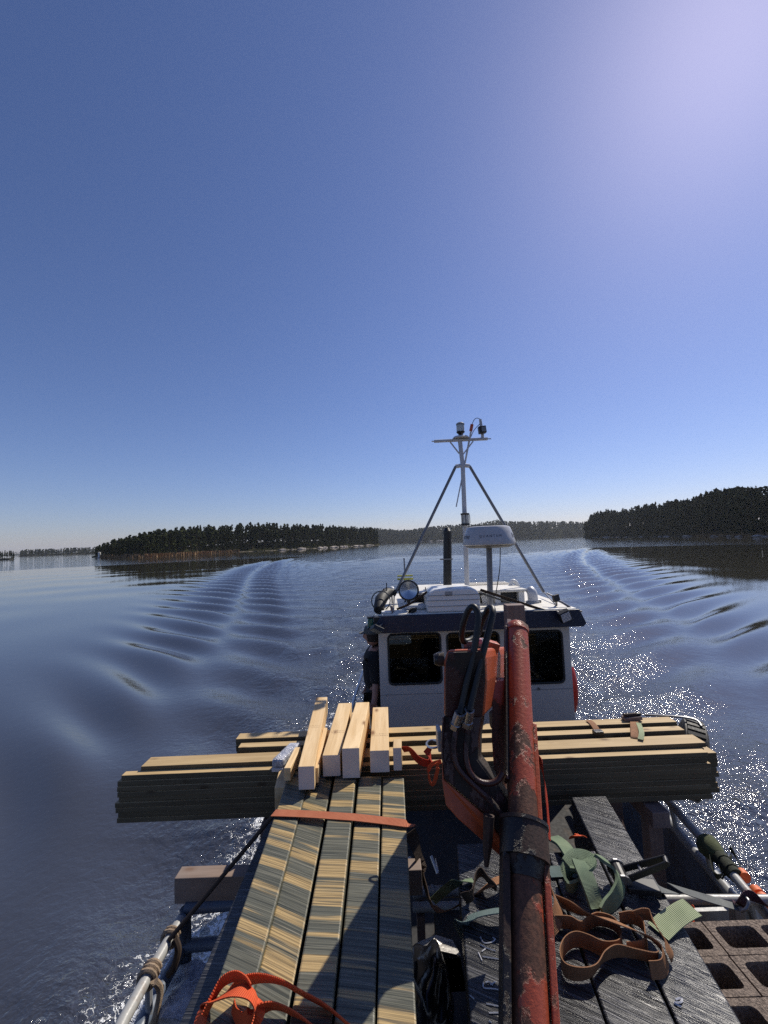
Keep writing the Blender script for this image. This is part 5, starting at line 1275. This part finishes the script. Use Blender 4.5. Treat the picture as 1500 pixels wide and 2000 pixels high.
# brown strap hanging in the gap and rising over the chalked bundle
strap([(at_z(800, 1625, -1.40), 60), (at_z(812, 1650, -1.48), 85), (at_z(823, 1700, -1.62), 88), (at_z(835, 1745, -1.66), 88), (at_z(846, 1768, -1.66), 60)], 's_dark', 'dark strap hanging down in the gap beside the grey bundles', 0.06)
strap([(at_z(846, 1768, -1.655), 35), (at_z(862, 1780, -1.65), 20), (at_z(890, 1772, -1.58), 12), (at_z(925, 1748, -1.47), 12), (at_z(960, 1725, -1.40), 15), (at_z(992, 1713, -1.40), 15)], 's_brown', 'tan brown strap rising from the gap to the red pipe', 0.05)
strap(S([(905, 1755, 0.02, 85), (922, 1745, 0.05, 85), (928, 1715, 0.06, 85), (940, 1703, 0.06, 85), (955, 1720, 0.06, 80), (970, 1735, 0.05, 70)]), 's_dark', 'dark brown strap loop left of the red pipe', 0.04)
strap([(at_z(846, 1760, -1.70), 70), (at_z(870, 1738, -1.60), 70), (at_z(896, 1722, -1.44), 40), (at_z(925, 1721, -1.44), 5)], 's_green', 'narrow green strap reaching from the gap onto the chalked bundle', 0.035)
strap([(at_z(893, 1820, -1.60), 60), (at_z(903, 1804, -1.45), 40), (at_z(930, 1788, -1.42), 25), (at_z(965, 1780, -1.40), 25), (at_z(996, 1778, -1.40), 25)], 's_teal', 'teal strap lying over the chalked bundle', 0.055)
# green sling with its knot
strap(S([(1080, 1636, 0.004, 5), (1100, 1650, 0.02, 8), (1120, 1680, 0.04, 10), (1130, 1700, 0.06, 0)]), 's_green', 'pale green tail of the knotted sling', 0.065, thick=0.011)
strap(S([(1128, 1690, 0.06, 20), (1112, 1690, 0.055, 45), (1104, 1712, 0.03, 75), (1112, 1735, 0.015, 85), (1135, 1712, 0.05, 40), (1150, 1690, 0.085, 20), (1148, 1676, 0.08, 20), (1125, 1672, 0.075, 15), (1108, 1690, 0.06, 35)]), 's_green', 'green sling wrapped into a fat knot', 0.055, thick=0.011)
strap(S([(1132, 1682, 0.085, 10), (1140, 1700, 0.085, 5), (1152, 1730, 0.06, 5), (1162, 1762, 0.02, 10), (1166, 1775, 0.005, 20)]), 's_green', 'broad green sling tongue lying forward from the knot', 0.062, thick=0.011)
strap(S([(1148, 1680, 0.07, 30), (1165, 1672, 0.085, 30), (1185, 1686, 0.085, 35), (1205, 1705, 0.07, 50), (1211, 1730, 0.05, 70), (1200, 1755, 0.03, 75), (1185, 1772, 0.02, 80), (1178, 1785, 0.01, 80)]), 's_green', 'green sling loop curving right of the knot', 0.055, thick=0.011)
strap(S([(1072, 1703, 0.004, 0), (1100, 1702, 0.006, 0), (1125, 1704, 0.010, 0)]), 's_teal', 'flat teal strap entering the knot from the pipe', 0.06)
strap(S([(1285, 1820, 0.004, 0), (1310, 1797, 0.015, 0), (1335, 1780, 0.03, 0), (1352, 1772, 0.035, 0)]), 's_pale', 'cut end of a pale green strap over the bundle edge', 0.075)
# brown strap coils
strap(S([(1066, 1730, 0.05, 80), (1078, 1740, 0.055, 75), (1090, 1770, 0.05, 60), (1086, 1795, 0.04, 50), (1070, 1815, 0.02, 40)]), 's_brown', 'tan strap curling out from behind the red pipe', 0.05)
strap(S([(1090, 1760, 0.02, 75), (1120, 1772, 0.04, 70), (1150, 1785, 0.055, 45), (1190, 1797, 0.065, 30), (1235, 1815, 0.06, 35), (1275, 1835, 0.05, 50), (1298, 1862, 0.035, 70), (1296, 1890, 0.028, 80), (1270, 1895, 0.028, 80)]), 's_brown', 'broad sunlit brown strap sweeping over the coils', 0.05)
strap(S([(1085, 1800, 0.025, 85), (1115, 1802, 0.026, 85), (1135, 1812, 0.026, 85), (1150, 1802, 0.026, 87), (1170, 1795, 0.027, 88), (1200, 1805, 0.027, 88), (1214, 1830, 0.027, 88), (1210, 1850, 0.027, 88), (1180, 1853, 0.026, 87), (1150, 1840, 0.026, 87), (1125, 1834, 0.026, 87), (1105, 1845, 0.026, 87), (1095, 1870, 0.026, 88), (1105, 1895, 0.027, 86), (1135, 1902, 0.027, 80), (1162, 1893, 0.032, 72), (1180, 1868, 0.035, 75), (1205, 1857, 0.03, 80), (1240, 1862, 0.03, 70), (1275, 1870, 0.03, 72), (1285, 1868, 0.03, 75)]), 's_brown', 'brown strap standing on edge in winding coils', 0.05)
strap(S([(1210, 1795, 0.03, 85), (1235, 1792, 0.035, 85), (1255, 1805, 0.035, 85), (1262, 1830, 0.03, 85), (1258, 1850, 0.028, 85), (1225, 1855, 0.026, 88)]), 's_brown', 'smaller brown strap loop right of the coils', 0.05)
strap(S([(1240, 1790, 0.05, 80), (1258, 1785, 0.06, 78), (1272, 1790, 0.06, 75), (1285, 1815, 0.055, 60), (1305, 1845, 0.045, 60), (1307, 1870, 0.03, 80)]), 's_brown', 'dark-sided brown strap arch at the right end of the coils', 0.05)
# black ratchet with its long handle
rt0 = at_z(1215, 1712, -1.435); rt_ = thing('ratchet', rt0, 'black ratchet buckle with raised handle beside the green sling', 'ratchet')
h0, h1 = at_z(1205, 1700, -1.40), at_z(1298, 1676, -1.325); k0, k1 = at_z(1215, 1722, -1.41), at_z(1302, 1688, -1.325)
for a, b in ((h0, h1), (k0, k1)):
    d = (b - a); MB().obox((a + b) / 2, d / 2, Vector((0, 0.003, 0)), Vector((0, 0, 0.014))).build('handle_side', M['black'], rt_, bevel=0.002)
MB().tube([h1, k1], 0.011, 10).build('handle_grip', M['black'], rt_, smooth=True)
MB().tube([h0.lerp(h1, 0.45), k0.lerp(k1, 0.45)], 0.006, 8).build('handle_bar', M['dsteel'], rt_, smooth=True)
c = (h0 + k0) / 2; mb = MB(); ax = (k0 - h0).normalized(); q = Vector((0, 0, 1)); mt = Matrix((ax.cross(q).normalized(), q, ax)).transposed()
MB().lathe([(0.03, -0.03), (0.03, 0.03)], c, seg=16, mat=mt).build('ratchet_wheel', M['black'], rt_)
for s_ in (-1, 1): MB().lathe([(0.036, -0.003), (0.036, 0.003)], c + ax * 0.034 * s_, seg=14, mat=mt).build('wheel_cheek', M['dsteel'], rt_)
mb = MB(); mb.obox(c + Vector((0.07, -0.03, -0.02)), Vector((0.06, -0.01, 0)), Vector((0.005, 0.03, 0)), Vector((0, 0, 0.012))); mb.build('ratchet_frame', M['black'], rt_, bevel=0.003)
strap([(at_z(1245, 1720, -1.44), 0), (at_z(1290, 1735, -1.44), 0), (at_z(1315, 1742, -1.50), 10)], 's_grey', 'grey strap leaving the ratchet over the bundle edge', 0.05)
strap([(at_z(1293, 1720, -1.55), 20), (at_z(1330, 1738, -1.60), 10), (at_z(1400, 1760, -1.62), 5), (at_z(1440, 1772, -1.64), 5)], 's_grey', 'grey-green strap running from the bundle to the maroon hook end', 0.05)
strap([(at_z(1432, 1762, -1.63), 20), (at_z(1450, 1762, -1.62), 70), (at_z(1462, 1752, -1.60), 80), (at_z(1480, 1762, -1.62), 30), (at_z(1510, 1775, -1.66), 20)], 's_purple', 'maroon strap wrapped round the cross tube', 0.07)
mb = MB(); mb.tube(curve([at_z(1446, 1780, -1.63), at_z(1458, 1774, -1.61), at_z(1462, 1760, -1.59), at_z(1456, 1752, -1.59)], 5), 0.006, 8); mb.build('strap_hook', M['dsteel'], None, smooth=True, label='small steel hook on the maroon strap', cat='hook')
# straps over the rear rows of the stack
RZ_ = -1.279
strap([(at_z(1149, 1407, RZ_), 0), (at_z(1156, 1412, RZ_), 0), (at_z(1165, 1424, RZ_ - 0.004), 0), (at_z(1168, 1433, RZ_ - 0.03), 0)], 's_brown', 'brown strap over the rear battens beside the wheelhouse', 0.04)
strap([(at_z(1236, 1399, RZ_), 0), (at_z(1239, 1412, RZ_), 0), (at_z(1240, 1424, RZ_ + 0.004), 0), (at_z(1241, 1440, RZ_ - 0.004), 0), (at_z(1242, 1446, RZ_ - 0.03), 0)], 's_brown', 'tan strap with buckle over the rear battens at right', 0.05)
strap([(at_z(1247, 1412, RZ_), 0), (at_z(1253, 1430, RZ_ + 0.01), 10), (at_z(1251, 1444, RZ_), 0)], 's_pale', 'narrow pale green strap tail beside the tan buckle strap', 0.03)
c = at_z(1234, 1402, RZ_ + 0.01); rb = thing('ratchet', c, 'rusty ratchet buckle on the rear battens at right', 'ratchet')
MB().obox(c, (0.06, 0, 0.004), (0, 0.025, 0), (-0.002, 0, 0.012)).build('ratchet_frame', M['oldwood'], rb, bevel=0.004); MB().tube([c + Vector((-.055, 0, .02)), c + Vector((.06, 0, .024))], 0.012, 8).build('handle_bar', M['grease'], rb, smooth=True)
c = at_z(1168, 1431, RZ_ + 0.006); MB().obox(c, (0.03, 0, 0), (0, 0.02, 0), (0, 0, 0.014)).build('strap_buckle', M['grease'], None, bevel=0.005, label='dark buckle at the foot of the brown strap', cat='buckle')
# orange slack strap in the shadow behind the grey bundles
strap([(at_y(786, 1464, 2.48), 60), (at_y(800, 1464, 2.46), 60), (at_y(815, 1482, 2.45), 70), (at_y(830, 1490, 2.45), 80), (at_y(842, 1488, 2.45), 60), (at_y(838, 1470, 2.44), 50), (at_y(832, 1462, 2.45), 60)], 's_red', 'slack red strap hanging before the stack, left of the crane', 0.045)
strap([(at_y(862, 1487, 2.35), 75), (at_y(845, 1492, 2.36), 75), (at_y(837, 1505, 2.36), 75), (at_y(841, 1530, 2.35), 75), (at_y(848, 1528, 2.34), 75), (at_y(855, 1500, 2.33), 75), (at_y(852, 1490, 2.33), 75)], 's_orange', 'small orange strap loop hanging left of the crane', 0.02)
mb = MB(); c = at_y(846, 1453, 1.95); P = [c + Vector((0.03 * math.cos(a_), 0.02 * math.sin(a_), 0.008 * math.sin(a_))) for a_ in np.linspace(0, 6.28, 18, endpoint=False)]; mb.tube(P, 0.005, 6, closed=True); mb.tube([c + Vector((0.03, 0, 0)), at_y(864, 1452, 1.85)], 0.006, 6); mb.build('steel_ring', M['steel'], None, smooth=True, label='bright steel ring at the left edge of the crane', cat='ring')
# green cloth and orange strap on the right rail
def along(f):
    f = f * (len(rr_) - 1); i = min(len(rr_) - 2, int(f)); return rr_[i].lerp(rr_[i + 1], f - i)
def near_rail(px, py): return at_z(px, py, -1.70)
w0, w1 = near_rail(1372, 1641), near_rail(1405, 1674)
mb = MB(); P = [w0.lerp(w1, f) for f in np.linspace(0, 1, 7)]; mb.tube(P, [0.026, 0.05, 0.058, 0.055, 0.05, 0.045, 0.035], 12)
cl_ = thing('rail_wrap', w0, 'dark green cloth strap wound round the right rail', 'cloth'); mb.build('wound_cloth', m_paint('green_cloth', (0.07, 0.085, 0.035), 0.9, 0.4, 20, 0.5), cl_, smooth=True)
for k in range(5):
    a, b = near_rail(1400 + k * 8, 1668 + k * 9), near_rail(1407 + k * 8, 1676 + k * 9); MB().tube([a, b], 0.034 + 0.004 * (k % 2), 12).build('turn', m_paint('dark_green_cloth', (0.025, 0.030, 0.018), 0.9, 0.4, 20, 0.5) if k == 0 else bpy.data.materials['dark_green_cloth'], cl_, smooth=True)
dg_ = bpy.data.materials['dark_green_cloth']
for pts in ([(1388, 1668), (1392, 1690), (1402, 1700), (1412, 1690), (1418, 1670)], [(1425, 1655), (1440, 1668), (1447, 1690), (1436, 1700), (1425, 1688), (1428, 1672)], [(1402, 1680), (1412, 1700), (1416, 1680), (1425, 1660), (1432, 1652)]):
    ribbon([(near_rail(x, y) + Vector((0, 0, 0.0 if k_ in (0, len(pts) - 1) else -0.03)), 70) for k_, (x, y) in enumerate(pts)], 0.035).build('loose_loop', dg_, cl_)
for k, (x, y) in enumerate(((1447, 1705), (1460, 1722), (1474, 1738), (1488, 1754), (1499, 1768))):
    a, b = near_rail(x, y), near_rail(x + 9, y + 10)
    if k in (0, 2, 3): MB().tube([a, b], 0.026 + 0.003 * (k % 2), 12).build('orange_wrap', m_plain('orange_ribbon', (0.75, 0.16, 0.04), 0.6) if k == 0 else bpy.data.materials['orange_ribbon'], None, smooth=True, label=('orange ribbon turn nearest the green cloth on the right rail', '', 'middle orange ribbon turn on the right rail', 'orange ribbon turn at the right picture edge')[k], cat='ribbon')
# rope coils on the left rail
rope = m_paint('weathered_rope', (0.30, 0.22, 0.15), 0.9, 0.4, 60, 0.8)
def coil(name, c, d, turns, r_, rr, label):
    d = d.normalized(); u = d.cross(Vector((0, 0, 1))).normalized(); w_ = d.cross(u); P = []
    for k in range(turns * 12 + 1):
        a_ = 2 * math.pi * k / 12; P.append(c + d * (k / 12 * rr * 2.0) + (u * math.cos(a_) + w_ * math.sin(a_)) * (r_ + 0.004 * noise.noise((k * .7, 0, 3))))
    return MB().tube(P, rr, 7).build(name, rope, None, smooth=True, label=label, cat='rope')
dl = (lr[2] - lr[1])
c = at_z(283, 1918, -1.70); coil('rope_coil', c, dl, 3, 0.031, 0.009, 'tan rope wound round the left rail')
mb = MB(); mb.tube(curve([c + Vector((0.04, 0, 0)), c + Vector((0.055, 0.01, -0.05)), c + Vector((0.05, -0.03, -0.14)), c + Vector((0.045, -0.05, -0.2))], 6), 0.013, 8); mb.build('rope_end', rope, None, smooth=True, label='rope end hanging below the coil on the left rail', cat='rope')
c = at_z(328, 1838, -1.70); coil('rope_coil', c, dl, 2, 0.032, 0.008, 'dark rope hitch where the line meets the left rail')
mb = MB(); mb.tube(curve([c + Vector((0.03, 0, 0.01)), c + Vector((0.05, -0.01, -0.03)), c + Vector((0.04, -0.03, -0.08)), c + Vector((0.02, -0.04, -0.10))], 5), 0.014, 8); mb.build('rope_end', M['s_dark'], None, smooth=True, label='dark rope tail below the upper hitch on the left rail', cat='rope')
# tyre fender past the right end of the battens
tc_ = at_y(1345, 1432, 3.02); tyre = thing('tyre_fender', tc_ - Vector((0, 0, 0.25)), 'black tyre fender hung at the right end of the battens', 'tyre')
ax = Vector((0.75, -0.45, -0.15)).normalized(); u = ax.cross(Vector((0, 0, 1))).normalized(); w_ = u.cross(ax)
cen = tc_ - Vector((0, 0, 0.17))
mt = Matrix((u, w_, ax)).transposed()
mb = MB(); mb.lathe([(0.15, -0.06), (0.21, -0.075), (0.245, -0.06), (0.252, 0.0), (0.245, 0.06), (0.21, 0.075), (0.15, 0.06), (0.145, 0.0), (0.15, -0.06)], cen, seg=36, mat=mt); mb.build('carcass', M['rubber'], tyre, smooth=True)
for k in range(36):
    a_ = 2 * math.pi * k / 36; d = u * math.cos(a_) + w_ * math.sin(a_); tt = ax.cross(d)
    MB().obox(cen + d * 0.254, tt * 0.014, ax * 0.05, d * 0.006).build('tread_block', M['rubber'], tyre)
mb = MB(); mb.tube(curve([cen + w_ * 0.26 + ax * 0.03 + u * 0.05, cen + w_ * 0.275, cen + w_ * 0.26 - ax * 0.1, cen + w_ * 0.2 - ax * 0.3], 4), 0.008, 6); mb.build('hanging_line', M['dsteel'], tyre, smooth=True)

# ------------------------------------------------------------------ the person in the wheelhouse doorway
def skin_mesh(name, verts, edges, radii, mat, parent, sub=2, root=0):
    off = wloc(parent); me = bpy.data.meshes.new(name); me.from_pydata([tuple(Vector(v_) - off) for v_ in verts], edges, []); me.materials.append(mat)
    o = bpy.data.objects.new(name, me); col.objects.link(o); o.parent = parent
    sk = o.modifiers.new('skin', 'SKIN'); sk.use_smooth_shade = True
    sv = me.skin_vertices
    if not sv:
        bm = bmesh.new(); bm.from_mesh(me); bm.verts.layers.skin.verify(); bm.to_mesh(me); bm.free()
    data = me.skin_vertices[0].data
    for i, r_ in enumerate(radii):
        data[i].radius = r_ if hasattr(r_, '__len__') else (r_, r_); data[i].use_root = (i == root)
    sb = o.modifiers.new('sub', 'SUBSURF'); sb.levels = sub; sb.render_levels = sub
    return o
hd = at_y(727, 1240, 4.62); fx_, fy_ = hd.x + 0.045, 4.66
per = thing('person', (fx_, fy_, DECK), 'person in black clothes and cap standing beside the wheelhouse', 'person')
def b(dx, dy, z): return (fx_ + dx, fy_ + dy, DECK + z)
Hh = hd.z - DECK + 0.10; k_ = Hh / 1.78
skin_m = NT('skin'); skin_m = skin_m.fin((0.42, 0.22, 0.16), 0.5, 0, None, Subsurface_Weight=0.05)
cloth = m_paint('black_clothing', (0.010, 0.010, 0.013), 0.85, 0.3, 12, 0.3)
V_ = [b(0, 0, .95 * k_), b(0, 0, 1.15 * k_), b(0, 0, 1.36 * k_), b(0, -.01, 1.46 * k_), b(-.01, -.02, 1.53 * k_),       # 0 pelvis .. 4 neck
      b(.0, -.17, 1.42 * k_), b(-.01, -.21, 1.16 * k_), b(-.03, -.28, .97 * k_), b(-.05, -.31, .90 * k_),               # 5-8 near arm
      b(.0, .17, 1.42 * k_), b(0, .21, 1.16 * k_), b(-.10, .24, .96 * k_), b(-.13, .24, .89 * k_),                      # 9-12 far arm
      b(.01, -.09, .90 * k_), b(0, -.10, .50 * k_), b(.02, -.10, .08 * k_), b(-.12, -.10, .04 * k_),                     # 13-16 leg
      b(.01, .09, .90 * k_), b(0, .10, .50 * k_), b(.02, .10, .08 * k_), b(-.12, .10, .04 * k_)]
E_l = [(0, 1), (1, 2), (2, 3), (3, 4), (3, 5), (5, 6), (6, 7), (7, 8), (3, 9), (9, 10), (10, 11), (11, 12), (0, 13), (13, 14), (14, 15), (15, 16), (0, 17), (17, 18), (18, 19), (19, 20)]
Rr = [(.13, .11), (.13, .10), (.15, .11), (.09, .08), .055, .055, .045, .033, .035, .055, .045, .033, .035, .085, .06, .045, .035, .085, .06, .045, .035]
body = skin_mesh('body', V_, E_l, Rr, skin_m, per)
sl_n, sl_f = tuple(Vector(V_[6]).lerp(Vector(V_[7]), 0.25)), tuple(Vector(V_[10]).lerp(Vector(V_[11]), 0.25))
Vc = V_[:4] + [V_[5], V_[6], sl_n, V_[9], V_[10], sl_f]
skin_mesh('shirt', Vc, [(0, 1), (1, 2), (2, 3), (3, 4), (4, 5), (5, 6), (3, 7), (7, 8), (8, 9)], [(.17, .15), (.17, .14), (.19, .15), (.10, .09), .085, .075, .07, .085, .075, .07], cloth, per)
skin_mesh('trousers', [V_[0], V_[13], V_[14], V_[15], V_[17], V_[18], V_[19]], [(0, 1), (1, 2), (2, 3), (0, 4), (4, 5), (5, 6)], [(.17, .15), .12, .09, .075, .12, .09, .075], cloth, per)
hc = Vector((hd.x + 0.01, 4.64, hd.z - 0.005))
bm = bmesh.new(); bmesh.ops.create_uvsphere(bm, u_segments=24, v_segments=16, radius=1.0)
for q in bm.verts:
    x, y, z = q.co; f = 1.0
    if z < -0.2: f = 1 - 0.28 * (-z - 0.2)
    q.co = Vector((x * 0.098 * f, y * 0.078 * f, z * 0.118))
    if x < -0.7 and abs(y) < 0.28 and -0.35 < z < 0.05: q.co.x -= 0.02 * (1 - abs(y) / 0.28)           # nose points left
    if x < -0.5 and -0.95 < z < -0.6: q.co.x -= 0.012                                                # chin
me = bpy.data.meshes.new('head'); bm.to_mesh(me); bm.free(); me.materials.append(skin_m)
for f in me.polygons: f.use_smooth = True
ho = bpy.data.objects.new('head', me); col.objects.link(ho); ho.parent = per; ho.location = hc - per.location
for s_ in (-1, 1):
    MB().lathe([(0.012, -0.006), (0.024, 0.0), (0.016, 0.008)], hc + Vector((0.012, s_ * 0.078, -0.012)), 'Y', 10).build('ear', skin_m, per, smooth=True)
    MB().lathe([(0.003, -0.008), (0.010, 0.0), (0.003, 0.006)], hc + Vector((-0.080, s_ * 0.032, 0.012)), 'X', 8).build('eye', M['black'], per, smooth=True)
capm = m_paint('grey_cap', (0.11, 0.115, 0.11), 0.9, 0.3, 30, 0.3)
MB().lathe([(0.104, 0.025), (0.106, 0.05), (0.095, 0.09), (0.06, 0.122), (0.01, 0.132)], hc, seg=24).build('cap', capm, per, smooth=True)
MB().prism([hc + Vector(p_) for p_ in ((-0.08, -0.06, 0.03), (-0.08, 0.06, 0.03), (-0.14, 0.05, 0.022), (-0.16, 0, 0.02), (-0.14, -0.05, 0.022))], (0, 0, 0.008)).build('cap_visor', capm, per)
MB().lathe([(0.085, -0.06), (0.097, -0.02), (0.101, 0.024)], hc + Vector((0.012, 0, 0)), seg=20).build('hair', m_plain('dark_hair', (0.03, 0.02, 0.015), 0.8), per, smooth=True)
for (w0_, w1_, dirs) in ((V_[7], V_[8], 1), (V_[11], V_[12], -1)):
    w0_, w1_ = Vector(w0_), Vector(w1_); d = (w1_ - w0_).normalized(); sd2 = d.cross(Vector((0, 1, 0))).normalized()
    for q in range(4):
        a = w1_ + sd2 * (q - 1.5) * 0.017; c1 = a + d * (0.04 + 0.006 * (1 if q in (1, 2) else 0)); c2 = c1 + (d + Vector((-0.4, 0, 0))).normalized() * 0.035
        MB().tube([a - d * 0.02, c1, c2], [0.010, 0.009, 0.007], 7).build('finger', skin_m, per, smooth=True)
    a = w1_ - d * 0.02 + sd2 * 0.028; MB().tube([a, a + (d + sd2).normalized() * 0.035, a + (d * 2 + sd2).normalized() * 0.06], [0.011, 0.010, 0.008], 7).build('thumb', skin_m, per, smooth=True)
for s_ in (-1, 1):
    MB().obox((fx_ - 0.05, fy_ + s_ * 0.10, DECK + 0.045), (0.135, 0, 0), (0, 0.048, 0), (0, 0, 0.044)).build('shoe', M['black'], per, bevel=0.03)
# ------------------------------------------------------------------ thin sea haze
hm_ = bpy.data.materials.new('sea_haze'); hm_.use_nodes = True
hn = hm_.node_tree.nodes; hn.clear(); ho_ = hn.new('ShaderNodeOutputMaterial'); hv = hn.new('ShaderNodeVolumePrincipled')
hv.inputs['Color'].default_value = (0.86, 0.92, 1.0, 1); hv.inputs['Density'].default_value = 0.00009; hv.inputs['Anisotropy'].default_value = 0.25
hm_.node_tree.links.new(hv.outputs[0], ho_.inputs['Volume'])
hz = MB().box((-5200, -70, -2.0), (5200, 7100, 95)).build('haze', hm_, None, kind='stuff', label='thin pale sea haze over the water')
